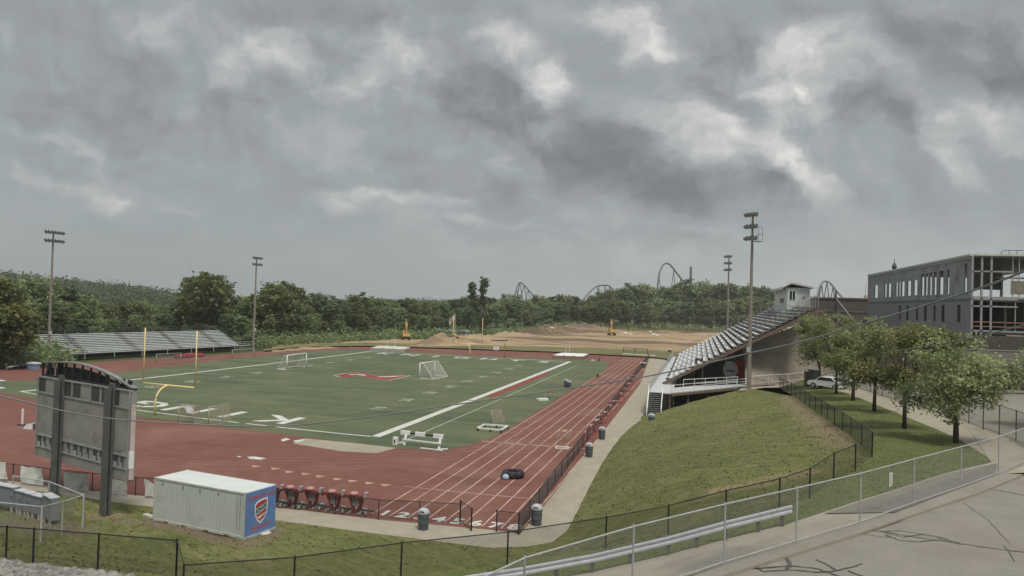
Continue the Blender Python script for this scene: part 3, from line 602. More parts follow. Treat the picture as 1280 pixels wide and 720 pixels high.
# ------------------------------------------------------------------ scoreboard, seen from behind
A_, B_ = P(69, 622), P(132, 643.5); ax = (B_-A_).normalized(); nrm = V(ax.y, -ax.x, 0)          # nrm towards the camera
if nrm.y > 0: nrm = -nrm
SBG = M('scoreboard back sheet', (.275, .262, .245), .6, .10, .8, dirt=(.135, .13, .125), dsc=.9, dlo=.5, dhi=.8); SBD = M('scoreboard recess', (.06, .062, .064), .6, .15, 2); SBM = M('scoreboard frame grey', (.26, .265, .265), .5, .12, 2)
sb = thing('scoreboard', 'big grey scoreboard on two dark steel posts, seen from behind', 'scoreboard', (A_+B_)/2)
L_ = (B_-A_).length; x0, x1 = -3.25, L_+1.9
zb, zt = 2.2, 7.42
def sbp(x, z, o=0.0): p = A_+ax*x-nrm*(.55-o); return V(p.x, p.y, z)
MB().frame(sbp(x0, zb), ax*(x1-x0), nrm*.35, V(0, 0, zt-zb)).build('cabinet', SBG, sb)
for p, x in ((A_, 0), (B_, L_)):
    MB().frame(p-ax*.26-nrm*.16-V(0, 0, .3), ax*.52, nrm*.14, V(0, 0, zt+.6)).frame(p-ax*.26+nrm*.10-V(0, 0, .3), ax*.52, nrm*.14, V(0, 0, zt+.3)).frame(p-ax*.06-nrm*.05-V(0, 0, .3), ax*.12, nrm*.18, V(0, 0, zt+.4)).build('post', M('dark green grey steel', (.10, .105, .10), .6, .15, 1.5), sb)
rc = MB(); rl = MB()
nb_ = 10
for i in range(nb_):
    xa = x0+(x1-x0)*i/nb_
    if i % 2 == 0 or i in (3, 7): MB().frame(sbp(xa+.1, zt-.95, .352), ax*((x1-x0)/nb_-.25), nrm*.012, V(0, 0, .85)).build('recess_panel', SBD, sb)
for i in range(14):
    xa = x0+.15+(x1-x0-.3)*i/14; q = .45 if i % 3 else .62
    vo = MB().frame(sbp(xa+.06, zb+.72, .352), ax*(q-.14), nrm*.012, V(0, 0, .62)).build('vent_opening', SBD, sb)
    MB().frame(sbp(xa+.1, zb+.70, .366), ax*(q-.3), nrm*.012, V(0, 0, .28)).build('vent_cover', M('vent cover grey', (.34, .34, .33), .5), vo)
rails = MB()
for z in (zt-.02, zt-1.05, zb+1.42, zb+.66): rails.frame(sbp(x0, z-.04, .352), ax*(x1-x0), nrm*.05, V(0, 0, .08))
for i in range(1, 5): rails.frame(sbp(x0+(x1-x0)*i/5, zt-1.0, .403), ax*.09, nrm*.04, V(0, 0, 1.0))
for x in (x0, x1-.08): rails.frame(sbp(x, zb, .405), ax*.08, nrm*.05, V(0, 0, zt-zb))
rails.build('frame_rails', SBM, sb)
for i in range(5): MB().frame(sbp(x0+.1+(x1-x0)*i/5, 3.9, .351), ax*((x1-x0)/5-.12), nrm*.006, V(0, 0, 2.4)).build('back_panel', M('back panel %d' % (i % 2), (.295, .275, .252) if i % 2 else (.27, .258, .242), .6, .1, .7, dirt=(.15, .145, .135), dsc=.6), sb)
MB().frame(sbp(x1+.02, zb+.1, .1), ax*.09, nrm*.26, V(0, 0, 4.3)).build('edge_strip', M('pinkish white strip', (.52, .42, .40), .6), sb)
MB().frame(sbp(x1+.02, zb+.75, .12), ax*.10, nrm*.27, V(0, 0, 1.0)).build('white_edge_plate', WHITE, sb)
# arched crown with the lettering board seen from behind
def arch(x): q = (x-x0)/(x1-x0)-.40; return zt+1.12-(2.6 if q > 0 else 1.5)*q*q-max(0, q)*.28
npt = 22; top_ = [sbp(x0+(x1-x0)*i/npt, max(zt+.12, arch(x0+(x1-x0)*i/npt)), .05) for i in range(npt+1)]
ab = MB()
for i in range(npt): ab.beam(top_[i], top_[i+1], .3, .09)
ab.build('arch_rail', M('pale arch rail', (.20, .205, .20), .5), sb)
tr = MB(); tr.beam(sbp(x0, zt+.06, .1), sbp(x1, zt+.06, .1), .18, .12)
for i in range(0, npt+1, 2):
    if top_[i].z > zt+.25: tr.beam(sbp(x0+(x1-x0)*i/npt, zt+.05, .1), top_[i]+nrm*.05, .1, .1)
for i in range(npt-1, npt-7, -2): tr.beam(sbp(x0+(x1-x0)*i/npt, zt+.1, .12), top_[i-2]+nrm*.05, .07, .07)
tr.build('arch_truss', BLACK, sb)
bd = MB(); xa, xb = x0+2.1, x0+(x1-x0)*.80
n_ = 14
for i in range(n_):
    p, q = xa+(xb-xa)*i/n_, xa+(xb-xa)*(i+1)/n_
    if arch(p) > zt+.2: bd.prism([sbp(p, zt+.1, -.08), sbp(q, zt+.1, -.08), sbp(q, max(zt+.14, arch(q)-.32), -.08), sbp(p, max(zt+.14, arch(p)-.32), -.08)], nrm*.06)
bd.build('crown_board', M('crown board black', (.022, .023, .025), .6), sb)
gl = MB()
for x, w_ in ((.55, .6), (1.45, .5)): gl.frame(sbp(x0+x, zt+.1, -.08), ax*w_, nrm*.06, V(0, 0, .5))
for x in (.35, 1.9): gl.beam(sbp(x0+x, zt+.1, 0), sbp(x0+x+.4, arch(x0+x+.4), 0), .12, .22)
for x in (1.0, 1.75): gl.beam(sbp(x1-x, zt+.1, 0), sbp(x1-x+.35, zt+.5, 0), .1, .16).beam(sbp(x1-x+.35, zt+.1, 0), sbp(x1-x, zt+.5, 0), .1, .16)
gl.build('crown_letter_backs', BLACK, sb)

# ------------------------------------------------------------------ low bleachers across the field
F0, F1 = P(66, 451), P(303, 437.5); dr = (F1-F0).normalized(); bk = V(-dr.y, dr.x, 0)
ls = thing('bleachers', 'low aluminium bleachers across the field before the wood', 'bleachers', F0)
nr = 11; dep = .62; rz_ = .31; Ln = (F1-F0).length
sk = 1.0
for i in range(nr):
    o = F0+bk*(1.3+i*dep); z = 1.25+i*rz_
    MB().frame(V(o.x, o.y, z), dr*Ln, bk*.34, V(0, 0, .06)).build('bench', M('pale blue plank', (.80, .84, .84), .5, .08, 1.5), ls)
    MB().frame(V(o.x, o.y, z-.34)+bk*.30, dr*Ln, bk*.02, V(0, 0, .26)).build('riser', M('pale riser', (.42, .40, .38)), ls)
    MB().frame(V(o.x, o.y, z-.38)-bk*.42, dr*Ln, bk*.40, V(0, 0, .04)).build('footboard', M('pale tread', (.58, .59, .58)), ls)
ai = MB()
for s_ in (.14, .39, .62, .86):
    for i in range(nr): o = F0+bk*(1.3+i*dep)+dr*Ln*s_; ai.frame(V(o.x, o.y, 1.25+i*rz_+.055)-bk*.4, dr*1.2, bk*.66, V(0, 0, .03))
ai.build('aisle_steps', M('aisle tread', (.42, .43, .43), .5), ls)
fr = MB()
for i in range(15):
    o = F0+dr*Ln*i/14
    for j in range(0, nr, 3): p = o+bk*(1.3+j*dep); fr.beam(p, V(p.x, p.y, 1.2+j*rz_-.4), .09, .09)
    p, q = o+bk*.9, o+bk*(1.3+nr*dep); fr.beam(V(p.x, p.y, .75), V(q.x, q.y, .82+nr*rz_), .1, .14)
    fr.beam(q, V(q.x, q.y, .8+nr*rz_), .09, .09)
fr.build('understructure', DARK, ls)
MB().frame(V(F0.x, F0.y, 1.0)-dr*.4, dr*(Ln+4.2), bk*1.25, V(0, 0, .09)).build('front_walkway', STEEL, ls)
kp = MB()
for s_ in np.linspace(0, 1, 9): p = F0+dr*(Ln+3.8)*s_; kp.beam(V(p.x, p.y, 0), V(p.x, p.y, 2.0), .07, .07)
for z in (1.55, 2.0): kp.beam(V(F0.x, F0.y, z), V(*(F0+dr*(Ln+3.8)).xy, z), .06, .06)
kp.build('front_rail', ALU, ls)
rr = MB(); bq = F0+bk*(1.6+nr*dep); zz_ = 1.0+nr*rz_
for s_ in np.linspace(0, 1, 19): p = bq+dr*Ln*s_; rr.beam(V(p.x, p.y, zz_-.2), V(p.x, p.y, zz_+1.1), .06, .06)
for z in (.35, .7, 1.1): rr.beam(V(bq.x, bq.y, zz_+z), V(*(bq+dr*Ln).xy, zz_+z), .05, .05)
for s_ in (0, 1):
    p, q = F0+dr*Ln*s_+bk*.9, bq+dr*Ln*s_
    for dz in (.5, 1.1): rr.beam(V(p.x, p.y, 1.0+dz), V(q.x, q.y, zz_+dz), .05, .05)
rr.build('back_rail', M('dark rail', (.10, .105, .10), .5), ls)
pnl = MB(); o = F1+bk*.2; pnl.frame(V(F1.x, F1.y, 1.2)+bk*1.2+dr*.15, bk*(nr*dep), dr*.05, V(0, 0, .4)); ls_ = pnl
dkb = MB().frame(V(F0.x, F0.y, .05)+bk*2.0, dr*Ln, bk*.06, V(0, 0, 1.0)).build('lower_band', M('painted void shade', (.03, .032, .034), .9), ls)  # dark sheet added to paint in the shade beneath the rows

# ------------------------------------------------------------------ the tall grandstand
Y0, Y1 = 40.0, 103.0; X0, Z0 = 74.7, 3.3; XT, ZT = 93.8, 14.3; NR_ = 25
gs = thing('grandstand', 'tall aluminium grandstand with stepped bench rows rising up the bank', 'grandstand', (X0, Y0, 2.4))
dx, dz = (XT-X0)/NR_, (ZT-Z0)/NR_
SEC = [(Y0+.1, 50.2), (51.6, 60.2), (61.6, 71.2), (72.6, 82.2), (83.6, 92.2), (93.6, Y1)]
for i in range(NR_):
    x, z = X0+dx*i, Z0+dz*i; b = MB()
    for a, c_ in SEC:
        if i > NR_-4 and 58 < (a+c_)/2 < 86: continue
        b.frame(V(x+.02, a, z+.02), V(0, c_-a, 0), V(.30, 0, 0), V(0, 0, .055))
    b.build('bench', ALU, gs)
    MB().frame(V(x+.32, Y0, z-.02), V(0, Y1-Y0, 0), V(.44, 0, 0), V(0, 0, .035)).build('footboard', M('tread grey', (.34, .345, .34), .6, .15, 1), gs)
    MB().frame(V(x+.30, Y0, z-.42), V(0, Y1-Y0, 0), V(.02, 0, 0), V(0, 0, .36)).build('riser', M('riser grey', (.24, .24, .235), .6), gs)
st = MB()
for (a, c_), (a2, c2) in zip(SEC[:-1], SEC[1:]):
    for i in range(NR_): st.frame(V(X0+dx*i-.1, c_+.12, Z0+dz*i-.02), V(0, a2-c_-.24, 0), V(.42, 0, 0), V(0, 0, .22))
st.build('aisle_steps', M('aisle tread grey', (.30, .31, .31), .5), gs)
sg = MB()
for y in np.linspace(Y0+.4, Y1, 11):
    sg.beam(V(X0-.6, y, Z0-.75), V(XT+.4, y, ZT-.75), .16, .38)
    for j in range(2, NR_+1, 4):
        x = X0+dx*j
        if x > 85 and y < 58: continue
        g_ = 2.2+max(0, (x-84))*.45; sg.beam(V(x, y, g_-.6), V(x, y, Z0+dz*j-.6), .2, .2)
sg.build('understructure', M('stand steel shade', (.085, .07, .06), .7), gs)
MB().beam(V(X0-.8, Y0-.12, Z0-.78), V(XT+.6, Y0-.12, ZT-.78), .12, .42).build('end_stringer', M('brown stringer', (.165, .11, .085), .7), gs)
for y in (Y0-.05, Y1+.05):
    er = MB()
    for dz_ in (.55, 1.0): er.beam(V(X0+.2, y, Z0+dz_), V(XT, y, ZT+dz_), .045, .045)
    for j in range(0, NR_+1, 2): er.beam(V(X0+dx*j, y, Z0+dz*j-.3), V(X0+dx*j, y, Z0+dz*j+1.0), .05, .05)
    er.build('end_rail', M('weathered rail', (.25, .215, .19), .5), gs)
tp = MB()
for y in np.linspace(Y0, Y1, 26): tp.beam(V(XT+.3, y, ZT-.4), V(XT+.3, y, ZT+1.1), .05, .05)
for z in (.4, .75, 1.1): tp.beam(V(XT+.3, Y0, ZT+z), V(XT+.3, Y1, ZT+z), .045, .045)
tp.beam(V(XT-3.4, Y0+2.2, ZT-.9), V(XT+.2, Y0+2.2, ZT+1.15), .3, .12)
tp.build('back_rail', STEEL, gs)
# the walkway along the foot, the landing and the steps down to the sidewalk
DZ = 2.5; dl = V(72.6, 28.6, DZ)
DECK = M('aluminium deck', (.46, .475, .47), .5, .08, .6, dirt=(.36, .36, .34), dsc=.5)
MB().frame(V(72.6, 28.7, DZ-.12), V(2.9, 0, 0), V(.6, Y1-28.7, 0), V(0, 0, .12)).build('front_deck', DECK, gs)
pe = [V(75.51, 28.7, DZ-.1), V(85.0, 37.3, 2.98), V(83.9, 39.4, 2.98), V(75.55, 36, DZ-.1)]
MB().prism(pe, V(0, 0, .1)).build('landing_deck', DECK, gs)
MB().beam(pe[0]-V(0, 0, .12), pe[1]-V(0, 0, .12), .1, .3).build('landing_fascia', M('brown stringer', (.165, .11, .085), .7), gs)
lr = MB()
d_ = pe[1]-pe[0]
for s_ in np.linspace(0, 1, 8): p = pe[0]+d_*s_+V(0, 0, .1); lr.beam(p, p+V(0, 0, 1.05), .06, .06)
for z in (.15, .42, .75, 1.1): lr.beam(pe[0]+V(0, 0, z), pe[1]+V(0, 0, z), .05, .07)
e_ = pe[2]-pe[3]
for s_ in np.linspace(.15, 1, 6): p = pe[3]+e_*s_+V(0, 0, .1); lr.beam(p, p+V(0, 0, 1.05), .06, .06)
for z in (.5, 1.1): lr.beam(pe[3]+e_*.15+V(0, 0, z), pe[2]+V(0, 0, z), .05, .07)
lr.build('landing_rail', ALU, gs)
dr_ = MB()
for i, y in enumerate(np.linspace(30, Y1, 30)): dr_.beam(V(72.65+.01*(y-28.7), y, DZ), V(72.65+.01*(y-28.7), y, DZ+1.1), .06, .06)
for z in (.35, .7, 1.1): dr_.beam(V(72.65, 30, DZ+z), V(73.35, Y1, DZ+z), .05, .06)
dr_.build('front_rail', STEEL, gs)
lg = MB()
for p in (V(72.8, 29, 0), V(75.3, 29, .4), V(77.5, 31, .8), V(80, 33.2, 1.5), V(73, 40, 0), V(73, 52, 0), V(73, 64, 0), V(73, 78, 0), V(73, 92, 0), V(75.3, 40, 0), V(75.3, 52, 0)): lg.beam(p-V(0, 0, .3), V(p.x, p.y, DZ-.1), .14, .14)
lg.build('deck_leg', RUST, gs)
sk = MB().frame(V(75.4, 36.2, -.1), V(0, 62, 0), V(.05, 0, 0), V(0, 0, DZ-.05)).prism([V(75.6, 36.3, .0), V(83.9, 39.7, .6), V(83.9, 39.7, 2.9), V(75.6, 36.3, DZ-.1)], V(0, .05, 0)); sk.build('deck_shade_sheet', M('painted deck shade', (.035, .036, .038), .9), gs)  # dark panels added to paint the shade below deck and landing
NS = 12; sx0, sy0 = 72.7, 25.0
sw = MB()
for i in range(NS): sw.frame(V(sx0+.12, sy0+3.7*i/NS, DZ*(i+1)/NS-.05), V(1.45, 0, 0), V(0, 3.7/NS, 0), V(0, 0, .05)).frame(V(sx0+.12, sy0+3.7*(i+1)/NS-.03, DZ*i/NS), V(1.45, 0, 0), V(0, .03, 0), V(0, 0, DZ/NS))
sw.build('stair', M('stair tread', (.15, .152, .15), .6), gs)
sr = MB()
for x in (sx0, sx0+1.7):
    sr.beam(V(x, sy0-.1, -.05), V(x, sy0+3.75, DZ-.05), .07, .3)
    for dz_ in (.55, 1.0): sr.beam(V(x, sy0-.1, dz_), V(x, sy0+3.75, DZ+dz_), .06, .06)
    for s_ in (0, .5, 1): sr.beam(V(x, sy0-.1+3.85*s_, DZ*s_-.1), V(x, sy0-.1+3.85*s_, DZ*s_+1.05), .08, .08)
sr.build('stair_rail', M('bright rail', (.66, .665, .65), .45), gs)
# press box at the top of the stand
PBW = M('pale block wall', (.44, .465, .455), .75, .06, .8, dirt=(.37, .38, .36), dsc=.6); PBT = M('press box trim', (.40, .385, .36), .6)
px0, px1, py0, py1, pz0, pz1 = 92.25, 95.65, 60.0, 81.0, 11.8, 17.0
pbx = thing('press_box', 'pale press box with a shallow roof at the top of the tall grandstand', 'press box', (px0, py0, pz0))
MB().frame(V(px0, py0, pz0), V(px1-px0, 0, 0), V(0, py1-py0, 0), V(0, 0, 2.35)).frame(V(px0, py0, pz0+2.36), V(px1-px0, 0, 0), V(0, py1-py0, 0), V(0, 0, pz1-pz0-2.36)).build('wall', PBW, pbx)
MB().prism([V(px0-.7, py0-.5, pz1-.1), V(px0-.7, py0-.5, pz1+.12), V(px0+.6, py0-.5, pz1+.85), V(px1+.5, py0-.5, pz1+.15), V(px1+.5, py0-.5, pz1-.1), V(px0+.6, py0-.5, pz1+.6)], V(0, py1-py0+1, 0)).build('roof', M('pale roof', (.40, .39, .37), .6), pbx)
MB().frame(V(px0+.04, py0-.04, pz0+2.3), V(px1-px0-.1, 0, 0), V(0, .03, 0), V(0, 0, .1)).frame(V(px0-.03, py0, pz0+2.3), V(.03, 0, 0), V(0, py1-py0, 0), V(0, 0, .1)).build('belt_trim', PBT, pbx)
wn = MB().frame(V(px0+.28, py0-.06, pz0+3.2), V(1.0, 0, 0), V(0, .05, 0), V(0, 0, 1.55)).build('window', WHITE, pbx)
for q in (.36, .82): MB().frame(V(px0+q, py0-.085, pz0+3.28), V(.38, 0, 0), V(0, .03, 0), V(0, 0, 1.38)).build('pane', GLASS, wn)
wn = MB().frame(V(px0-.06, py0+4.5, pz0+2.75), V(.05, 0, 0), V(0, 6, 0), V(0, 0, .9)).build('window', PBT, pbx); MB().frame(V(px0-.09, py0+4.7, pz0+2.83), V(.03, 0, 0), V(0, 5.6, 0), V(0, 0, .74)).build('pane', M('reddish dark glass', (.07, .035, .035), .2), wn)
wn = MB().frame(V(px0-.06, py0+2.5, pz1-.75), V(.05, 0, 0), V(0, 16, 0), V(0, 0, .6)).build('window', PBT, pbx); MB().frame(V(px0-.09, py0+2.7, pz1-.68), V(.03, 0, 0), V(0, 15.6, 0), V(0, 0, .46)).build('pane', M('dull brown glass', (.09, .075, .07), .2), wn)  # long upper pane in a dull brown tone
MB().box((px0+2.5, py0-.1, pz0+3.75), (.28, .18, .22)).build('loudspeaker', DARK, pbx)
MB().frame(V(px1-.75, py0-.05, pz0+2.4), V(.7, 0, 0), V(0, .04, 0), V(0, 0, 1.9)).build('door', M('grey door', (.32, .33, .33), .6), pbx)
# painted board under the stand: plain pale and red stand-in for the mural
mu = thing('painted_board', 'dark board under the tall grandstand with a pale round figure and red patch', 'mural', (82, 46, 2.9))
q0, q1 = atY(868, 480, 46), atY(931, 480, 46)
MB().frame(V(q0.x, 46, 2.7), V(q1.x-q0.x, 0, 0), V(0, .12, 0), V(0, 0, 3.2)).build('board', M('board navy black', (.035, .036, .042), .7), mu)
def disc(cx, cz, rx, rz2, y, nm, mt, a0=0, a1=2*PI):
    MB().prism([V(cx+rx*math.cos(a), y, cz+rz2*math.sin(a)) for a in np.linspace(a0, a1, 28)[:-1 if a1-a0 > 6 else None]], V(0, .02, 0)).build(nm, mt, mu)
qc = atY(913, 463, 45.9)
MB().prism([V(qc.x+1.1, 45.93, qc.z-1.5), V(qc.x+2.0, 45.93, qc.z-1.5), V(qc.x+2.0, 45.93, qc.z+1.4), V(qc.x+.5, 45.93, qc.z+1.5)], V(0, .02, 0)).build('red_patch', RED, mu)
disc(qc.x, qc.z+.1, 1.02, 1.25, 45.9, 'pale_oval', M('mural grey', (.58, .58, .57), .7)); disc(qc.x, qc.z-1.35, .95, .42, 45.87, 'pale_base', M('mural pale', (.66, .66, .64), .7))
MB().prism([V(qc.x-.7, 45.85, qc.z-.15), V(qc.x+.7, 45.85, qc.z-.15), V(qc.x+.5, 45.85, qc.z+.05), V(qc.x-.5, 45.85, qc.z+.05)], V(0, .02, 0)).build('dark_bar', BLACK, mu)
# ------------------------------------------------------------------ the school going up behind the trees
SHE = M('grey sheathing', (.26, .266, .272), .75, .08, 1.2, dirt=(.12, .127, .135), dsc=.35, dlo=.45, dhi=.7); SHL = M('grey lower sheathing', (.195, .20, .208), .75, .08, 1.2, dirt=(.18, .18, .18), dsc=.3); STUD = M('steel stud', (.31, .33, .335), .5, .1, 3, metal=.3); SLAB = M('floor slab', (.20, .19, .175), .8); INT = M('unlit interior board', (.10, .09, .08), .9); RSTUD = M('rust primer steel', (.24, .13, .095), .7)
BX, BY0, BY1 = 108.2, 26.2, 80.0; zb0, zf1, zf2, zr = 9.6, 11.9, 15.35, 20.25
sc = thing('school_building', 'grey two storey school building under construction with an open steel frame corner', 'building', (BX, BY0, zb0))
def yu(u, z): # where along the long wall the photo shows column u at height z
    lo_, hi_ = 20., 110.
    for _ in range(40):
        m_ = (lo_+hi_)/2; d = V(BX, m_, z)-CAM; uu = 640+F*d.dot(RX)/d.dot(FW)
        if uu > u: lo_ = m_
        else: hi_ = m_
    return (lo_+hi_)/2
def wall_with(name, mat, z0, z1, holes, th=.14):
    """wall in the plane X = BX between z0 and z1, pierced by (y0, y1, za, zb) openings"""
    mb = MB(); holes = sorted(holes); y = BY0
    for a, b, za, zb_ in holes:
        if a > y: mb.frame(V(BX, y, z0), V(th, 0, 0), V(0, a-y, 0), V(0, 0, z1-z0))
        mb.frame(V(BX, a, z0), V(th, 0, 0), V(0, b-a, 0), V(0, 0, za-z0)); mb.frame(V(BX, a, zb_), V(th, 0, 0), V(0, b-a, 0), V(0, 0, z1-zb_)); y = b
    mb.frame(V(BX, y, z0), V(th, 0, 0), V(0, BY1-y, 0), V(0, 0, z1-z0)); return mb.build(name, mat, sc)
uppr = []
for ua, ub, va in ((1093.5, 1097, 0), (1106, 1108, 0), (1110.5, 1113.5, 0), (1120, 1122, 0), (1123.7, 1125.5, 0), (1127, 1130.5, 0), (1134.5, 1138.5, 0), (1142.5, 1146.5, 0), (1152, 1155, 1), (1157, 1159.3, 1), (1162, 1164.6, 1), (1167.5, 1170.5, 1), (1174.5, 1179, 1), (1184, 1186.5, 1), (1205.5, 1208.6, 2)):
    ya, yb = yu(ub+.35, 17), yu(ua-.35, 17); uppr.append((ya, yb, (16.0, 15.9, 15.9)[va], (18.15, 18.9, 19.3)[va]))
wall_with('upper_wall', SHE, zf2, zr-.25, uppr)
lowr = []
for ua, ub in ((1123.5, 1126), (1132.5, 1135.6), (1144.5, 1147.5), (1154.5, 1158.3), (1166.5, 1169.3), (1176.5, 1180.6), (1196, 1200.6)):
    lowr.append((yu(ub, 13), yu(ua, 13), 12.45, 14.55))
wall_with('lower_wall', SHL, zf1-1.4, zf2-.32, lowr)
for a, b, za, zb_ in lowr:
    wn = MB().frame(V(BX+.2, a, za), V(.05, 0, 0), V(0, b-a, 0), V(0, 0, zb_-za)).build('window', M('open dark window', (.05, .04, .035), .6), sc)
    MB().frame(V(BX-.05, a-.1, za-.1), V(.08, 0, 0), V(0, b-a+.2, 0), V(0, 0, .1)).build('sill', STUD, wn)
MB().frame(V(BX-.06, BY0, zf2-.3), V(.4, 0, 0), V(0, BY1-BY0, 0), V(0, 0, .28)).build('belt_course', M('belt course', (.125, .135, .15), .7), sc)
MB().frame(V(BX-.25, BY0-.05, zr-.22), V(18, 0, 0), V(0, BY1-BY0+.1, 0), V(0, 0, .22)).build('roof', M('roof edge white', (.5, .5, .49), .6), sc)
MB().frame(V(BX-.1, BY0, zr-.5), V(.3, 0, 0), V(0, BY1-BY0, 0), V(0, 0, .26)).build('roof_fascia', M('pale fascia', (.36, .37, .37), .6), sc)
MB().frame(V(BX+.35, BY0+.5, zf2-.35), V(17, 0, 0), V(0, BY1-BY0-1, 0), V(0, 0, .3)).build('upper_floor', SLAB, sc)
MB().frame(V(BX+3.5, BY0+.5, zf1-1.4), V(.2, 0, 0), V(0, BY1-BY0-1, 0), V(0, 0, 4.6)).build('inner_wall', INT, sc)
for a, b, za, zb_ in uppr: MB().frame(V(BX-.04, a-.12, za), V(.05, 0, 0), V(0, .1, 0), V(0, 0, zb_-za)).frame(V(BX-.04, b+.02, za), V(.05, 0, 0), V(0, .1, 0), V(0, 0, zb_-za)).frame(V(BX-.045, a-.12, zb_), V(.06, 0, 0), V(0, b-a+.24, 0), V(0, 0, .1)).frame(V(BX-.045, a-.12, za-.1), V(.06, 0, 0), V(0, b-a+.24, 0), V(0, 0, .1)).build('window_frame', STUD, sc)
wl = MB()
ya, yb = yu(1105, 17), yu(1098, 17)
for i in range(6): wl.frame(V(BX-.05, ya, 16+i*.36), V(.05, 0, 0), V(0, yb-ya, 0), V(0, 0, .14))
wl.build('ledger_strips', M('pale strips', (.42, .43, .43), .6), sc)
MB().frame(V(BX-.07, BY1-.5, zf2-.4), V(.12, 0, 0), V(0, .55, 0), V(0, 0, zr-zf2)).build('corner_strip', M('pink membrane', (.45, .20, .19), .7), sc)
for y in np.arange(BY0+10, BY1, 14):
    for x in (16, ): MB().beam(V(BX+x, y, zf2), V(BX+x, y, zr-.3), .3, .3).build('roof_column', STUD, sc)
# open frame that faces the street
XE = 131.0; FY = BY0
sl_ = MB()
for z in (zf1-.3, zf2-.1): sl_.frame(V(BX+.35, FY+.1, z-.3), V(XE-BX, 0, 0), V(0, 16, 0), V(0, 0, .3))
sl_.build('floor_slab', SLAB, sc)
MB().frame(V(BX+.3, FY-.3, zr-.2), V(XE-BX, 0, 0), V(0, 17, 0), V(0, 0, .2)).build('front_roof', M('roof edge white', (.5, .5, .49), .6), sc)
rj = MB()
for i in range(24): x = BX+2.8+i*.75; rj.beam(V(x, FY-.3, zr+.05), V(x+.4, FY+.6, zr+.42), .06, .06)
rj.beam(V(BX+3, FY-.3, zr+.42), V(XE, FY-.3, zr+.42), .08, .06); rj.build('roof_rail', M('dark roof rail', (.06, .06, .06), .6), sc)
co = MB()
for x in (.06, 1.0, 1.95): co.beam(V(BX+x, FY, zb0), V(BX+x, FY, zr-.2), .2, .2)
for x in (5.4, 6.9): co.beam(V(BX+x, FY, zb0), V(BX+x, FY, zf2), .24, .24)
co.build('column', STUD, sc)
bm_ = MB()
for z in (zr-1.95, zf2-.15, zf2-.95): bm_.beam(V(BX, FY-.03, z), V(BX+(4 if z > zf2 else 4.6), FY-.03, z), .14, .16)
for z in (zf1-.25, ): bm_.beam(V(BX, FY-.03, z), V(XE, FY-.03, z), .14, .2)
bm_.beam(V(BX, FY-.04, zf2+.05), V(XE, FY-.04, zf2+.05), .12, .2); bm_.build('beam', STUD, sc)
rb_ = MB()
for z in (zf1+.75, zf1+.25): rb_.beam(V(BX, FY-.05, z), V(BX+8, FY-.05, z), .08, .12)
rb_.build('guard_rail', RSTUD, sc)
def stud_(p, q): MB().beam(p, q, .07, .1).build('stud', STUD, sc)
for i in range(28):
    x = BX+4.1+i*.62; stud_(V(x, FY+.05, zf2+.1), V(x, FY+.05, zr-.2))
    if i % 2 == 0: stud_(V(x+.3, FY+.05, zf1-.2), V(x+.3, FY+.05, zf2-.3))
    if i % 3 == 0: stud_(V(x, FY+3.5, zf2+.1), V(x, FY+3.5, zr-.2))
for x in (.5, 1.4, 2.3, 3.2): stud_(V(BX+x, FY+2, zf2-1.0), V(BX+x, FY+2, zf2-.3))
MB().frame(V(BX+.4, FY+2.5, zr-3.9), V(3.4, 0, 0), V(0, .1, 0), V(0, 0, 3.6)).frame(V(BX+.4, FY+6, zf1-.2), V(20, 0, 0), V(0, .1, 0), V(0, 0, 3.1)).build('inner_board', INT, sc)
MB().frame(V(BX+3.9, FY-.02, zf2+.45), V(14, 0, 0), V(0, .06, 0), V(0, 0, 1.5)).build('plywood_panel', M('weathered plywood', (.21, .19, .155), .8, .15, 1), sc)
MB().frame(V(BX+3.2, FY+.3, zr-2.6), V(12, 0, 0), V(0, 2.4, 0), V(0, 0, .12)).build('upper_ceiling', M('white ceiling edge', (.55, .55, .54), .7), sc)
MB().frame(V(BX-.05, BY0-.4, zb0-.1), V(XE-BX, 0, 0), V(0, .5, 0), V(0, 0, 1.65)).frame(V(BX-.2, BY0+.15, zb0-.1), V(.35, 0, 0), V(0, BY1-BY0, 0), V(0, 0, 1.2)).build('foundation', M('dark foundation', (.085, .075, .065), .85), sc)
bw = MB(); MB_ = bw.frame(V(BX-2.5, BY0-4.5, 7.2), V(XE-BX+4, 0, 0), V(0, .4, 0), V(0, 0, 2.45))
rw = thing('retaining_wall', 'long plain beige grey retaining wall below the school building', 'wall', (BX, BY0-4.5, 7))
MB_.build('wall', M('wall grey beige', (.185, .165, .15), .85, .06, .5), rw)
MB().frame(V(BX-2.6, BY0-4.55, 9.66), V(XE-BX+4.2, 0, 0), V(0, .6, 0), V(0, 0, .1)).build('coping', SLAB, rw)
# long brown block building beyond
lb = thing('low_building', 'long flat roofed brown building beyond the tall grandstand', 'building', (103, 96, 9))
MB().frame(V(100.5, 98, 7.5), V(26, 0, 0), V(0, 14, 0), V(0, 0, 8.55)).build('wall', M('brown block wall', (.088, .075, .066), .85, .1, .4), lb)
MB().frame(V(100.3, 97.8, 16.06), V(26.4, 0, 0), V(0, 14.4, 0), V(0, 0, .3)).build('roof', M('brown roof edge', (.16, .12, .10), .8), lb)
MB().frame(V(100.4, 97.9, 13.4), V(26, 0, 0), V(0, .1, 0), V(0, 0, .25)).build('belt_course', M('belt brown', (.13, .11, .095), .8), lb)
for i, x in enumerate((103, 107, 111)): MB().frame(V(x, 97.92, 10.6), V(1.2, 0, 0), V(0, .07, 0), V(0, 0, 1.3)).build('window', GLASS, lb)
MB().box((112.5, 101, 16.6), (1.6, 1.6, .8)).build('roof_vent', M('pale vent', (.5, .47, .44), .6), lb)
up_ = atY(1044, 407, 60); tpz = zv(up_.x, 60, 363)
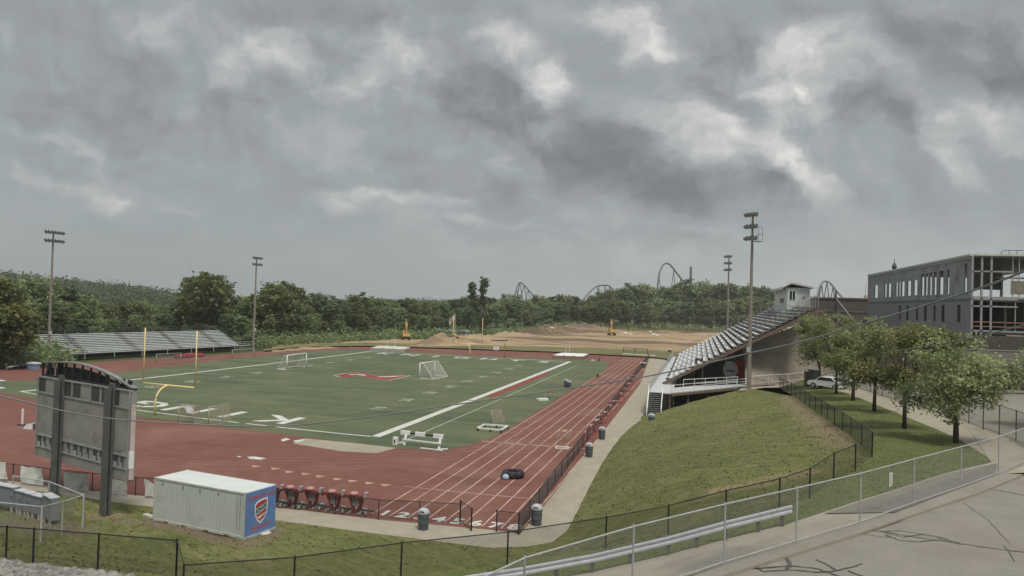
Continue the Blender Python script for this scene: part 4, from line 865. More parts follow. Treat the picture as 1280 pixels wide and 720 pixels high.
t = thing('utility_pole', 'short dark pole with a guy wire beside the brown building', 'pole', (up_.x, 60, up_.z-4))
MB().tube(V(up_.x, 60, up_.z-4), V(up_.x, 60, tpz), .17, .13, 8).build('pole', M('dark pole wood', (.05, .045, .04), .8), t)
g2 = atY(1079, 405, 56); MB().tube(V(up_.x, 60, tpz-1.2), g2-V(0, 0, 1.2), .05, .05, 6).build('guy_wire', STEEL, t)
sp_ = atX(1118, 330, 125); tw = thing('roof_spire', 'tiny dark spire showing over the roof of the school building', 'spire', (sp_.x, sp_.y, 18))
MB().lathe((sp_.x, sp_.y, 0), [(.5, 17), (.5, sp_.z-.8), (.7, sp_.z-.7), (.35, sp_.z-.1), (.08, sp_.z+.5), (.04, sp_.z+1.4)], 8).build('spire', M('dark spire', (.06, .075, .07), .7), tw)
ms = atY(1082, 372, 150); mt_ = thing('antenna_mast', 'thin antenna mast above the brown building', 'mast', (ms.x, 150, 9)); MB().tube(V(ms.x, 150, 9), V(ms.x, 150, zv(ms.x, 150, 354)), .12, .06, 6).build('mast', STEEL, mt_)
# ------------------------------------------------------------------ fences
def fence(name, label, cat, base, h, pm, wm, group=None, pr=.03, rail=.022, every=None, bottom=False, posts=None, tops=None, sink=.25, over=.05):
    base = [V(p) for p in base]; L = [0]
    for a, b in zip(base[:-1], base[1:]): L.append(L[-1]+(b-a).length)
    def at(s):
        for i in range(len(base)-1):
            if s <= L[i+1]+1e-6: return base[i].lerp(base[i+1], (s-L[i])/max(L[i+1]-L[i], 1e-6))
        return base[-1].copy()
    t = thing(name, label, cat, base[0], group)
    ps = [at(s) for s in np.linspace(0, L[-1], int(L[-1]/every)+1)] if every else base
    for p in ps: MB().tube(p-V(0, 0, sink), p+V(0, 0, h+over), pr, pr, 8).build('post', pm, t)
    rl = MB().path([p+V(0, 0, h) for p in base], rail, 6); rl.build('top_rail', pm, t)
    if bottom: MB().path([p+V(0, 0, .09) for p in base], rail*.9, 6).build('bottom_rail', pm, t)
    n = max(2, int(L[-1]/2)); mb = MB(); uv = []
    for i in range(n):
        s0, s1 = L[-1]*i/n, L[-1]*(i+1)/n; a, b = at(s0), at(s1)
        mb.quad(a+V(0, 0, .04), b+V(0, 0, .04), b+V(0, 0, h), a+V(0, 0, h)); uv += [(s0, 0), (s1, 0), (s1, h), (s0, h)]
    mb.build('wire_mesh', wm, t, uv=uv); return t
FARL = mesh_mat('dark fence mesh', (.075, .066, .072), .06, .022, 0, .6)
fa, fb_ = P(648.5, 668), P(811.5, 447.5)
fence('chain_link_fence', 'long black chain link fence along the straight of the track beside the sidewalk', 'fence', [fa.lerp(fb_, i/52) for i in range(53)], 1.18, BLACK, FARL)
fence('chain_link_fence', 'black chain link fence with hung panels along the near bend, behind the scoreboard and container', 'fence', [P(u, v) for u, v in ((-40, 596), (16, 602), (62, 608), (115, 614), (169, 619.5), (219, 623), (269, 628), (319, 632.5), (369, 637), (419, 643), (473, 649.5), (524, 652), (575, 655))], 1.18, BLACK, BLINK)
fence('chain_link_fence', 'short piece of black chain link fence between the gap and the corner of the track', 'fence', [P(620.5, 664.5), P(648, 668)], 1.2, BLACK, BLINK, pr=.04)
g0_, g1_ = P(589, 663.5), P(575, 652.5)
fence('fence_gate', 'open leaf of black chain link gate beside the dark waste bin at the lane numbers', 'gate', [g0_, g1_], 1.25, BLACK, BLINK, pr=.05, bottom=True)
# black fence over the bank, in its three runs
BZ = [P(*a) for a in ((-110, 692, 3.0), (-55, 697, 3.05), (7, 702, 3.1), (41, 704.5, 3.1), (122, 712, 3.15), (220, 721, 3.2))]
fence('bank_fence', 'black chain link fence between the gravel bed and the grass by the container', 'fence', BZ, 1.27, BLACK, BLINK, pr=.035)
BF3 = [P(*a) for a in ((220, 721, 3.2), (228, 757, 3.3), (367, 744, 3.1), (501, 722, 2.95), (634, 706, 2.95), (757, 685, 3.1), (835, 670, 3.6), (907, 652, 4.45), (974, 638, 5.15), (1012, 623, 5.2), (1042, 601, 5.4), (1069, 589, 5.6), (1090, 571, 5.5))]
fence('bank_fence', 'black chain link fence running up the slope behind the guardrail', 'fence', BF3, 1.27, BLACK, BLINK, pr=.035)
BF4 = [P(*a) for a in ((1090, 571, 5.5), (1077, 559, 5.1), (1063.6, 546.5, 4.8), (1053, 539, 4.75), (1043, 532, 4.7), (1034, 525.5, 4.65), (1026.5, 519.5, 4.6), (1019, 514.5, 4.45), (1012, 509.5, 4.3), (1006, 506, 4.2), (1000, 501, 3.95), (994, 497, 3.75), (989, 493, 3.55), (984, 490, 3.35), (979, 487, 3.15), (974.5, 484.5, 3.05))]
fence('bank_fence', 'black chain link fence between the grass slope and the lawn under the trees', 'fence', BF4, 1.32, BLACK, mesh_mat('dense black mesh', (.03, .034, .032), .06, .013, 0, .6), pr=.035)
# silver fence along the street
nfb = [P(*a) for a in ((430, 925, 5.3), (560, 855, 5.3), (653, 797, 5.3), (790, 744, 5.3), (905, 706, 5.3), (995, 679, 5.32), (1075, 655, 5.4), (1142, 631, 5.43), (1201, 610.5, 5.45), (1248, 593, 5.45), (1300, 570, 5.45))]
fence('street_fence', 'silver chain link fence along the street in front of the guardrail', 'fence', nfb, 1.86, STEEL, LINK, pr=.03, rail=.024, bottom=True)
tf = [P(*a) for a in ((1046, 477, 4.0), (1058, 481, 4.1), (1071.6, 485, 4.2), (1088, 490, 4.3), (1103, 495, 4.45), (1119, 499.5, 4.55), (1135, 504.6, 4.65), (1150, 509, 4.75), (1164, 513.5, 4.82), (1180, 518.5, 4.95), (1194, 523, 5.0), (1211, 529, 5.1), (1229, 536.5, 5.2), (1249, 543, 5.28), (1270, 552, 5.32), (1300, 566, 5.4))]
fence('car_park_fence', 'tall brown posted chain link fence between the walk and the car park', 'fence', tf, 1.95, M('brown post', (.10, .075, .06), .6), mesh_mat('brown mesh', (.13, .12, .11), .06, .004, .3, .6), pr=.04, bottom=True)
# notice on the street fence
a, b = nfb[6], nfb[7]; q = a.lerp(b, .52); dd = (b-a).normalized(); nn = V(dd.y, -dd.x, 0)
sg = thing('notice_sign', 'small white notice hung on the silver street fence', 'sign', q+V(0, 0, 1))
MB().frame(V(q.x, q.y, 6.48)+nn*.03-dd*.14, dd*.27, nn*.015, V(0, 0, .52)).build('plate', M('notice white', (.62, .60, .56), .6), sg)
lb_ = MB()
for i in range(5): lb_.frame(V(q.x, q.y, 6.54+i*.085)+nn*.047-dd*.10, dd*(.19-.03*(i % 2)), nn*.003, V(0, 0, .03))
lb_.build('printed_lines', M('faded print', (.33, .30, .28), .7), sg)
# guardrail: W-beam on posts
gp = [P(*a) for a in ((380, 792, 2.3), (480, 766, 2.4), (560, 747, 2.55), (650, 733, 2.95), (740, 716.5, 3.45), (835, 694.5, 4.2), (907, 675, 4.9), (987, 655, 5.35))]
gd = thing('guardrail', 'galvanised road guardrail beside the sloping path', 'guardrail', gp[0])
prof = [(0, .72), (.04, .71), (.055, .665), (.04, .61), (.012, .565), (.04, .52), (.055, .465), (.04, .42), (0, .41)]
vs = []
for i, p in enumerate(gp):
    d_ = (gp[min(i+1, len(gp)-1)]-gp[max(i-1, 0)]); d_.z = 0; d_.normalize(); n_ = V(d_.y, -d_.x, 0)
    if n_.y > 0: n_ = -n_
    vs += [p+n_*(o+.1)+V(0, 0, z) for o, z in prof]+[p+n_*(o+.09)+V(0, 0, z) for o, z in prof[::-1]]
np_ = len(prof)*2; mb = MB().add(vs, [(i*np_+k_, i*np_+(k_+1) % np_, (i+1)*np_+(k_+1) % np_, (i+1)*np_+k_) for i in range(len(gp)-1) for k_ in range(np_)]+[tuple(range(np_)), tuple(range(len(vs)-np_, len(vs)))])
fix(mb.build('rail_beam', M('bright galvanised rail', (.44, .46, .50), .45, .1, 5, metal=.2, dirt=(.34, .34, .34), dsc=2), gd))
for i in range(len(gp)-1):
    for t_ in (0, .5): p = gp[i].lerp(gp[i+1], t_); MB().box((p.x, p.y, p.z+.3), (.12, .16, .85)).build('post', M('guardrail post', (.11, .10, .09), .7), gd)
p = gp[-1].lerp(gp[-2], .12); MB().box((p.x, p.y, p.z+.25), (.14, .16, .8)).build('post', M('guardrail post', (.11, .10, .09), .7), gd)

# ------------------------------------------------------------------ overhead wires
def wire(label, pts, r):
    q = [P_ for P_ in pts]; t = thing('overhead_cable', label, 'cable', q[0]); out = []
    for i in range(len(q)-1):
        for j in range(10):
            t_ = j/10; p0, p1, p2, p3 = q[max(i-1, 0)], q[i], q[i+1], q[min(i+2, len(q)-1)]
            out.append(.5*((2*p1)+(p2-p0)*t_+(2*p0-5*p1+4*p2-p3)*t_*t_+(3*p1-p0-3*p2+p3)*t_**3))
    out.append(q[-1]); MB().path(out, r, 6).build('cable', M('cable grey', (.17, .19, .175), .6), t, True)
    return out
wire('long sagging grey cable crossing over the whole field in front of the scoreboard', [D(-60, 478, 30), D(22, 500, 30), D(120, 521, 30), D(237, 530, 30), D(350, 532.5, 29), D(470, 520, 28), D(560, 507, 27), D(700, 487, 26), D(816, 469, 25), D(935, 442, 24), D(1000, 427.5, 23), D(1082, 404, 22), D(1175, 376, 21), D(1237, 356, 20), D(1300, 331, 19)], .024)
wire('thin cable passing low behind the tree crowns to the street', [D(1100, 442, 50), D(1197, 426, 46), D(1250, 414, 43), D(1310, 398, 40)], .03)
wire('thin cable low at the edge of the picture through the last tree', [D(1236, 459, 34), D(1260, 457.5, 33), D(1310, 450, 32)], .025)

# ------------------------------------------------------------------ container
Cn = P(304.5, 675.5); a1 = math.radians(168.5); a2 = a1-PI/2
ex_, ey_ = V(math.cos(a1), math.sin(a1), 0), V(math.cos(a2), math.sin(a2), 0); LE, WI, HE = 6.95, 2.35, 2.52
ct = thing('shipping_container', 'pale grey shipping container with a blue painted end on the grass', 'container', Cn)
CG = M('container pale paint', (.46, .49, .46), .55, .05, .8, dirt=(.33, .34, .31), dsc=.6, dlo=.5, dhi=.8); CR = M('container roof white', (.55, .585, .56), .5, .04, 1, dirt=(.52, .53, .50), dsc=.8); CB = M('container blue end', (.12, .225, .46), .5, .08, 2, dirt=(.17, .25, .42), dsc=1.5)
def cp_(x, y, z): return Cn+ex_*x+ey_*y+V(0, 0, z)
def corr(y, sgn):
    """corrugated long side"""
    mb = MB(); n = 26; prv = None; w_ = (LE-.24)/n; st_ = [(0, 0), (.3, 0), (.42, .007), (.86, .007), (1, 0)]
    for i in range(n):
        for (u0, d0), (u1, d1) in zip(st_[:-1], st_[1:]):
            xa, xb = .12+(i+u0)*w_, .12+(i+u1)*w_
            mb.quad(cp_(xa, y+sgn*d0, .17), cp_(xb, y+sgn*d1, .17), cp_(xb, y+sgn*d1, HE-.06), cp_(xa, y+sgn*d0, HE-.06))
    return mb
m_ = corr(.03, 1); m2 = corr(WI-.03, -1); m_.add(m2.v, m2.f); m_.frame(cp_(LE-.1, .05, .17), ex_*.05, ey_*(WI-.1), V(0, 0, HE-.2)).build('side_wall', CG, ct)
MB().frame(cp_(.02, .02, HE-.06), ex_*(LE-.04), ey_*(WI-.04), V(0, 0, .05)).build('roof', CR, ct)
fr = MB()
for x in (0, LE-.12):
    for y in (0, WI-.1): fr.frame(cp_(x, y, .02), ex_*.12, ey_*.1, V(0, 0, HE))
for y in (0, WI-.07):
    fr.frame(cp_(.12, y, .05), ex_*(LE-.24), ey_*.07, V(0, 0, .13)); fr.frame(cp_(.12, y, HE-.09), ex_*(LE-.24), ey_*.07, V(0, 0, .085))
fr.build('edge_frame', M('container edge paint', (.46, .465, .44), .55, .06, 1.5, dirt=(.33, .27, .23), dsc=2), ct)
MB().frame(cp_(-.012, .03, .16), -ex_*.03, ey_*(WI-.06), V(0, 0, HE-.2)).build('end_panel', CB, ct)
MB().frame(cp_(-.0, 0, .02), -ex_*.07, ey_*WI, V(0, 0, .13)).build('end_sill', M('end sill pale', (.40, .44, .50), .6), ct)
dk_ = MB()
for y in (0.05, WI-.2): dk_.frame(cp_(.2, y, -.05), ex_*(LE-.4), ey_*.12, V(0, 0, .09))
for x in (1.1, 2.6, 4.3, 5.7): dk_.frame(cp_(x, -.004, .05), ex_*.36, ey_*.02, V(0, 0, .09))
dk_.build('fork_pocket', RUST, ct)
vr = MB()
for x in (.32, .55): vr.frame(cp_(x, -.012, .55), ex_*.018, ey_*.02, V(0, 0, 1.75))
vr.frame(cp_(.30, -.03, 1.25), ex_*.05, ey_*.03, V(0, 0, .10))
for x in (1.9, 3.3, 4.6, 6.2): vr.frame(cp_(x, .0, HE-.34), ex_*.10, ey_*.035, V(0, 0, .14))
vr.build('side_vent', M('vent grey', (.24, .24, .225), .6), ct)
# lettering and shield on the blue end: x runs from the near edge away from the camera
def endp(x, z, o=.045): return cp_(-o, WI/2+x, z)
def lay(txt, z, size, mat, nm, bold=.02, sx=1.0, o=.046):
    mb = MB(); vs, fs = text2d(txt, size, bold); mb.add([endp(x*sx, z+y, o) for x, y in vs], fs); mb.build(nm, mat, ct)
LR = M('lettering dull red', (.40, .095, .11), .6)
lay('HOME OF THE', 2.13, .30, LR, 'lettering', .012, 1.02); lay('KNIGHTS', .46, .30, LR, 'lettering', .012, 1.15)
def shield(s, cz=1.33): return [(x*s, cz+z*s) for x, z in ((-.50, .42), (-.30, .58), (0, .66), (.30, .68), (.52, .66), (.52, .1), (.46, -.2), (.26, -.52), (0, -.72), (-.26, -.55), (-.46, -.2))]
SW = M('shield white', (.70, .70, .70), .5); SR_ = M('shield red', (.36, .06, .06), .5)
MB().prism([endp(x, z, .045) for x, z in shield(.97)], -ex_*.006).build('shield', SW, ct)
MB().prism([endp(x, z, .053) for x, z in shield(.82)], -ex_*.004).build('shield_field', SR_, ct)
MB().prism([endp(x, z, .059) for x, z in ((-.42, 1.14), (.43, 1.42), (.43, 1.74), (-.41, 1.48))], -ex_*.003).build('shield_band', M('shield band pale blue', (.42, .55, .60), .5), ct)
MB().prism([endp(x, z, .059) for x, z in ((-.34, 1.02), (.40, 1.22), (.20, 1.06), (-.1, .9))], -ex_*.003).prism([endp(x, z, .059) for x, z in ((-.1, .76), (.22, .92), (.02, .76))], -ex_*.003).build('shield_stroke', M('shield pale', (.62, .52, .5), .5), ct)
mb = MB(); vs, fs = text2d('KINGS', .30, .014); mb.add([endp(x*.92, 1.445+y+x*.31, .064) for x, y in vs], fs); mb.build('shield_lettering', M('shield ink', (.03, .04, .05), .5), ct)
# things round the container
def clod(name, label, cat, c, sz, mat, rz=0.0, parts=None):
    t = thing(name, label, cat, c); MB().box((c.x, c.y, c.z+sz[2]/2), sz, rz).build('block', mat, t); return t
c = hit(188, 647); clod('timber_block', 'pale timber block lying at the far end of the container', 'timber', c, (1.1, .3, .14), M('pale timber', (.48, .44, .38), .8), -.3)
c = hit(331, 667); t = thing('splash_block', 'pale round stone under the blue end of the container', 'stone', c)
MB().lathe((c.x, c.y, c.z-.02), [(.30, 0), (.34, .06), (.28, .12), (.05, .13)], 14).build('stone', M('pale stone', (.5, .48, .43), .8), t)
rg = [hit(u, v)+V(0, 0, .012) for u, v in ((160, 652), (178, 648), (195, 652), (230, 664), (262, 676), (300, 684), (325, 680), (345, 668), (342, 660), (320, 662), (200, 640), (185, 640))]

# ------------------------------------------------------------------ panels hung on the near fence
BAN = M('banner off-white', (.62, .63, .59), .75, .06, 1.5, dirt=(.36, .37, .35), dsc=1.2)
y_f = lambda x: -26.45
def banner(pix, label, twist=.0):
    pts = []
    for u, v in pix: d = ray(u, v); pts.append(CAM+d*((-27.0-CAM.y)/d.y))
    c = pts[3]; t = thing('fence_banner', label, 'banner', c, 'pale panels hung on the near bend fence'); n = 7; mb = MB(); vs = []
    for i in range(n+1):
        for j in range(n+1):
            p = pts[0].lerp(pts[1], i/n).lerp(pts[3].lerp(pts[2], i/n), j/n); vs.append(p+V(0, .05*math.sin(i*1.3+j*.8+twist), .03*math.sin(i*1.9+twist)*(1-j/n)))
    vs2 = [p+V(0, .02, 0) for p in vs]; k_ = n+1; N_ = len(vs)
    f_ = [(i*k_+j, (i+1)*k_+j, (i+1)*k_+j+1, i*k_+j+1) for i in range(n) for j in range(n)]
    mb.add(vs+vs2, f_+[tuple(x+N_ for x in q[::-1]) for q in f_]); mb.build('sheet', BAN, t, True)
    MB().tube(pts[0]+V(0, .05, .02), pts[1]+V(0, .05, .02), .015, .015, 5).build('top_cord', BLACK, t)
banner([(-12, 575), (7, 578), (8.5, 599.5), (-12, 597)], 'pale fence panel cut by the edge of the picture')
banner([(25, 582.5), (52.5, 585.5), (53.7, 607), (26.5, 603)], 'pale fence panel between the edge of the picture and the first scoreboard post', 1)
banner([(80, 590), (110, 592.5), (111, 613.5), (80, 610.5)], 'pale fence panel with a folded corner between the two scoreboard posts', 2)
banner([(134, 597.5), (158, 602), (159, 618.5), (134, 616.5)], 'pale fence panel directly under the end of the scoreboard', 3)
banner([(181, 598), (197, 608), (197, 622), (181, 619.5)], 'pale torn fence panel half hidden by the container', 4)

# ------------------------------------------------------------------ electrical cabinets in their pen
CAB = M('cabinet blue grey', (.20, .215, .235), .5, .06, 2, dirt=(.17, .175, .18), dsc=1.5); CABT = M('cabinet top pale', (.42, .44, .45), .5)
for i, (u0, u1, vt0, vt1, vb0, vb1, lab) in enumerate(((-14, 16.5, 603, 610, 632, 638.5, 'widest blue grey cabinet at the edge of the picture'), (17.5, 27, 612, 614.5, 638.5, 641.5, 'first narrow blue grey cabinet beside the widest one'), (27.5, 36.5, 614.5, 617.5, 641, 645, 'second narrow blue grey cabinet, in the middle of the row'), (37, 50.5, 617.5, 621.5, 644, 648.5, 'medium blue grey cabinet next to the fence post of the pen'), (52, 63, 618, 622, 649, 654, 'last blue grey cabinet of the row, past the pen post'))):
    g0_, g1_ = hit(u0, vb0+3), hit(u1, vb1+3); d_ = g1_-g0_; d_.z = 0; wd = d_.length; d_.normalize(); n_ = V(-d_.y, d_.x, 0); zb_ = min(g0_.z, g1_.z); tz = (zv(g0_.x, g0_.y, vt0)+zv(g1_.x, g1_.y, vt1))/2
    t = thing('utility_cabinet', lab, 'cabinet', g0_, 'electrical cabinets in the wire pen'); o = V(g0_.x, g0_.y, zb_)
    MB().frame(o+V(0, 0, .32), d_*(wd-.04), n_*.4, V(0, 0, tz-zb_-.36)).build('body', CAB, t)
    MB().frame(V(o.x, o.y, tz-.05)-n_*.06-d_*.02, d_*wd, n_*.5, V(0, 0, .06)).build('top', CABT, t)
    MB().frame(o-n_*.012+d_*.05+V(0, 0, .38), d_*(wd-.14), n_*.012, V(0, 0, tz-zb_-.5)).build('door', M('cabinet door', (.19, .205, .228), .5, .06, 2), t)
    lg = MB()
    for q in (.15, wd-.3): lg.frame(o+d_*q-V(0, 0, .3), d_*.15, n_*.1, V(0, 0, .64))
    lg.build('footing', M('pale footing', (.4, .37, .32), .8), t)
    MB().frame(o-n_*.03+d_*(wd-.24)+V(0, 0, (tz-zb_)*.55), d_*.04, n_*.03, V(0, 0, .16)).build('handle', BLACK, t)
pen = [hit(-40, 668), hit(-5, 671), hit(50.5, 678), hit(77, 669), hit(103, 659), hit(60, 640), hit(15, 632)]
fence('pen_fence', 'silver chain link pen round the blue grey cabinets', 'fence', pen, 1.78, M('pen steel pale', (.40, .41, .41), .5), LINK, pr=.045, rail=.03)

# ------------------------------------------------------------------ waste bins
BING = M('bin dark green grey', (.085, .102, .108), .5, .12, 3); BINL = M('bin lid pale', (.36, .38, .39), .5)
def bin_(c, label, dome=True, s=1.0):
    t = thing('waste_bin', label, 'waste bin', c, 'dark barrel waste bins', ); R = .33
    MB().lathe(c, [(R*.86, 0), (R*.9, .04), (R*.95, .35), (R, .38), (R*.97, .42), (R, .75), (R*1.04, .78), (R, .82), (R, .92)], 18).build('barrel', BING, t, True)
    MB().lathe(c+V(0, 0, .92), [(R*1.08, 0), (R*1.1, .05), (R*1.0, .16), (R*.7, .27), (R*.3, .32), (.02, .33)], 18).build('lid', BINL, t, True)
    MB().box(c+V(0, -R*.78, 1.06), (.26, .16, .12)).build('flap', DARK, t)
    if s != 1: t.scale = (s, s, s)
    return t
bin_(P(529, 661.5), 'waste bin with a pale lid in front of the lane numbers', s=.98)
bin_(P(670.5, 656), 'waste bin with a pale lid at the near corner of the straight fence')
bin_(P(736.3, 571), 'waste bin beside the straight fence, nearer of the two halfway along it')
bin_(P(752.3, 549), 'waste bin beside the straight fence, further of the two halfway along it')
q = P(814, 531.5); q.z = .03; bin_(q, 'waste bin on the concrete pad at the foot of the stand stairs', s=1.05)
bin_(P(707.5, 484), 'waste bin on the turf by the inside of the straight, taller of a pair', s=1.05); bin_(P(711.5, 485), 'waste bin on the turf touching its taller twin', s=.95)

# ------------------------------------------------------------------ hurdles
def hurdle(c, rz, label, top=WHITE, grp='track hurdles', h=.95, w=1.15):
    t = thing('hurdle', label, 'hurdle', c, grp, rz); l = MB()
    MB().box((0, 0, h-.04), (w, .03, .09)).build('top_board', top, t, local=True)
    MB().box((-w*.25, -.02, h-.04), (.2, .012, .092)).box((w*.25, -.02, h-.04), (.2, .012, .092)).build('stripe', PALERED, t, local=True)
    for s_ in (-1, 1): l = MB().box((s_*(w/2-.08), 0, h/2), (.04, .04, h)).box((s_*(w/2-.08), .3, .03), (.05, .7, .05)).build('leg', PALERED if grp.endswith('fence') else STEEL, t, local=True)
    MB().box((0, .02, h*.45), (w-.16, .03, .03)).build('brace', STEEL, t, local=True)
    return t
hs_ = []
ys = [(735, 545), (741.7, 537), (748.6, 530), (752, 523), (759, 519.5), (765, 511), (770, 505), (779, 495.5), (788.6, 482.5), (794.6, 472), (783, 489)]
for i, (u, v) in enumerate(ys):
    p = P(u, v, .95); p.z = 0
    for j in range(2 if i % 3 else 1):
        x_, y_ = p.x-.25-.1*j, p.y+j*.5
        if not hs_: hs_.append(hurdle(V(x_, y_, 0), PI/2+.2, 'red legged hurdle with white board parked along the straight fence', grp='hurdles parked by the straight fence', h=1.36, w=1.0))
        else: hs_.append(dup(hs_[0], (x_, y_, 0), PI/2+random.uniform(-.9, .9)))
hurdle(P(704.5, 551.5), .15, 'hurdle with a pale yellow board standing in the outer lane', PALEYEL, 'hurdles in the outer lane', 1.0, 1.35); hurdle(P(706, 548), .15, 'hurdle with a pale yellow board just behind another in the outer lane', PALEYEL, 'hurdles in the outer lane', .85, 1.35)
t = thing('hurdle', 'white hurdle tipped flat on the outer lane before the yellow ones', 'hurdle', P(702.5, 560.5), 'hurdles in the outer lane', .15)
MB().box((0, -.35, .06), (1.25, .06, .09)).box((0, .35, .1), (1.25, .06, .09)).build('top_board', WHITE, t, local=True)
for s_ in (-1, 1): MB().box((s_*.55, 0, .06), (.06, .72, .06)).build('leg', WHITE, t, local=True)
for i, (u, v, lab) in enumerate(((688.5, 494, 'red and white low hurdle on the turf nearest the white pad'), (694, 490.5, 'red and white low hurdle on the turf, between its two neighbours'), (699, 487, 'red and white low hurdle on the turf next to the pair of bins'), (724, 470, 'red and white low hurdle lying further along the turf edge'), (729, 468, 'furthest red and white low hurdle at the turf edge'))): hurdle(P(u, v+1), .6+.2*i, lab, PALERED, 'low hurdles on the turf', .55, 1.5)
p = P(678, 500.5); t = thing('crash_pad', 'small white pad lying on the turf by the inside of the straight', 'pad', p, None, .7)
MB().box((0, 0, .16), (1.5, .9, .28)).build('cushion', WHITE, t, local=True); MB().box((.9, .1, .22), (.3, .5, .4)).build('end_block', DARK, t, local=True); MB().box((-.1, 0, .31), (1.2, .06, .02)).build('strap', DARK, t, local=True)
p = P(747, 471); t = thing('starting_block', 'small dark starting block on the inner lane far along the straight', 'starting block', p); MB().box(p+V(0, 0, .12), (.5, .9, .2)).build('base', DARK, t); MB().box(p+V(0, .2, .3), (.4, .12, .3)).build('pedal', BLACK, t)
# ------------------------------------------------------------------ soccer and lacrosse goals
def goal(name, a, b, h, depth, fm, nm, label, cat='goal', top=.9, r=.06, group=None, net=True):
    """a, b feet of the posts; depth vector to the back bar"""
    t = thing(name, label, cat, a, group); up = V(0, 0, h)
    f = MB().tube(a, a+up, r, r, 8).build('goal_post', fm, t, True); f = MB().tube(b, b+up, r, r, 8).build('goal_post', fm, t, True)
    MB().tube(a+up, b+up, r, r, 8).build('crossbar', fm, t, True)
    a2, b2, a3, b3 = a+depth, b+depth, a+up+depth*top, b+up+depth*top
    MB().tube(a2, b2, r*.7, r*.7, 6).tube(a, a2, r*.7, r*.7, 6).tube(b, b2, r*.7, r*.7, 6).build('ground_bar', fm, t)
    MB().tube(a+up, a3, r*.5, r*.5, 6).tube(b+up, b3, r*.5, r*.5, 6).tube(a3, a2, r*.5, r*.5, 6).tube(b3, b2, r*.5, r*.5, 6).build('back_stay', fm, t)
    mb = MB(); uv = []
    def sheet(p, q, s_, w_):
        mb.quad(p, q, s_, w_); l1, l2 = (q-p).length, (w_-p).length; uv.extend([(0, 0), (l1, 0), (l1, l2), (0, l2)])
    o = V(0, 0, .02); sheet(a2+o, b2+o, b3, a3); sheet(a+up, b+up, b3, a3); sheet(a, a2+o, a3, a+up); sheet(b, b2+o, b3, b+up)
    mb.build('net', nm, t, uv=uv); return t
a, b = P(358.5, 462.5), P(382.6, 458.5); goal('soccer_goal', a, b, zv(a.x, a.y, 444.5), V(-2.2, .6, 0), WHITE, NET, 'white soccer goal standing near the far sideline of the turf', r=.09, top=.35)
a, b = P(524.3, 473), P(543, 469.5); goal('soccer_goal', a, b, zv(a.x, a.y, 454), V(2.5, -.2, 0), WHITE, mesh_mat('soccer net pale', (.5, .5, .46), .12, .011, 0, .8), 'white soccer goal with a slanting net in the middle of the turf', r=.08, top=.25)
a, b = P(220.5, 530), P(238, 527); TAN = M('tan frame', (.40, .34, .27), .6)
goal('lacrosse_goal', P(223, 527.5), P(241, 530), 1.75, V(.2, 1.3, 0), TAN, TANNET, 'small tan netted goal nearer the goal post on the end line', r=.04, top=.5, group='small tan goals on the end line')
goal('lacrosse_goal', P(260.5, 532), P(278, 528), 1.85, V(.2, 1.3, 0), TAN, TANNET, 'small tan netted goal further from the goal post, before the painted letter', r=.04, top=.6, group='small tan goals on the end line')
a = P(614.5, 529.5); goal('lacrosse_goal', a, P(624.5, 528), 1.45, V(.5, .9, 0), TAN, mesh_mat('thick tan net', (.42, .36, .29), .06, .014, 0, .8), 'narrow tan netted goal behind the white wheeled frame', r=.04, top=.3)
for i, (u0, u1, v, lab) in enumerate(((195, 226, 454.5, 'grey netted goal parked in front of the low bleachers, nearer the goal post'), (405/1.4+1, 318, 447.5, 'grey netted goal parked in front of the end of the low bleachers'))):
    a, b = P(u0, v), P(u1, v-2.2); goal('lacrosse_goal', a, b, 1.7, V(-.8, 1.2, 0), M('grey frame', (.34, .34, .33), .6), NET, lab, r=.05, top=.4)
# white frame on wheels
t = thing('wheeled_frame', 'white six wheeled flat frame on the turf by the bend', 'cart', P(617, 536)); q = [P(*a, .3) for a in ((597, 535), (606, 530.5), (635, 532.5), (626, 537.5))]
m_ = MB()
for i in range(4): m_.beam(q[i], q[(i+1) % 4], .14, .14)
m_.build('frame', WHITE, t)
for p in (q[0], q[1], q[2], q[3], q[0].lerp(q[3], .55), q[1].lerp(q[2], .5)): MB().tube(V(p.x-.05, p.y, .16), V(p.x+.07, p.y, .16), .16, .16, 12).build('wheel', RUBBER, t)
# white blocking sled with pads
s0, s1 = P(503, 556), P(551, 561.5); d_ = (s1-s0).normalized(); n_ = V(-d_.y, d_.x, 0); L3 = (s1-s0).length
t = thing('pad_sled', 'white framed practice sled with three white pads at the corner of the turf', 'sled', s0)
MB().beam(s0+V(0, 0, .5), s1+V(0, 0, .5), .12, .12).beam(s0+V(0, 0, .1)-n_*.9+d_*2.4, s0+V(0, 0, .1)-n_*.9+d_*4.6, .1, .1).beam(s0-d_*.6+V(0, 0, .1), s0+n_*.9+V(0, 0, .1), .1, .1).beam(s1+d_*.7+V(0, 0, .1), s1-n_*.6+V(0, 0, .1), .1, .1).build('base_rail', WHITE, t)
for p in (s0+d_*.2, s1-d_*.2): MB().beam(p-V(0, 0, .02), p+n_*.3+V(0, 0, .95), .2, .12).build('upright', WHITE, t)
bb0, bb1 = s0+n_*.55-d_*.6+V(0, 0, 1.02), s1+n_*.55+V(0, 0, 1.02)
MB().beam(bb0, bb1, .12, .12).build('pad_bar', BLACK, t)
for s_ in (.13, .47, .88): p = bb0.lerp(bb1, s_)-n_*.12; MB().frame(p-d_*.5-V(0, 0, .18), d_*1.0, n_*.2, V(0, 0, .36)).build('pad', WHITE, t)
MB().box(s0-d_*.55+n_*(-.3)+V(0, 0, .35), (.42, .3, .7)).build('end_pad', WHITE, t); MB().box(s0-d_*.55+n_*(-.47)+V(0, 0, .35), (.14, .02, .3)).build('pad_mark', DARK, t)

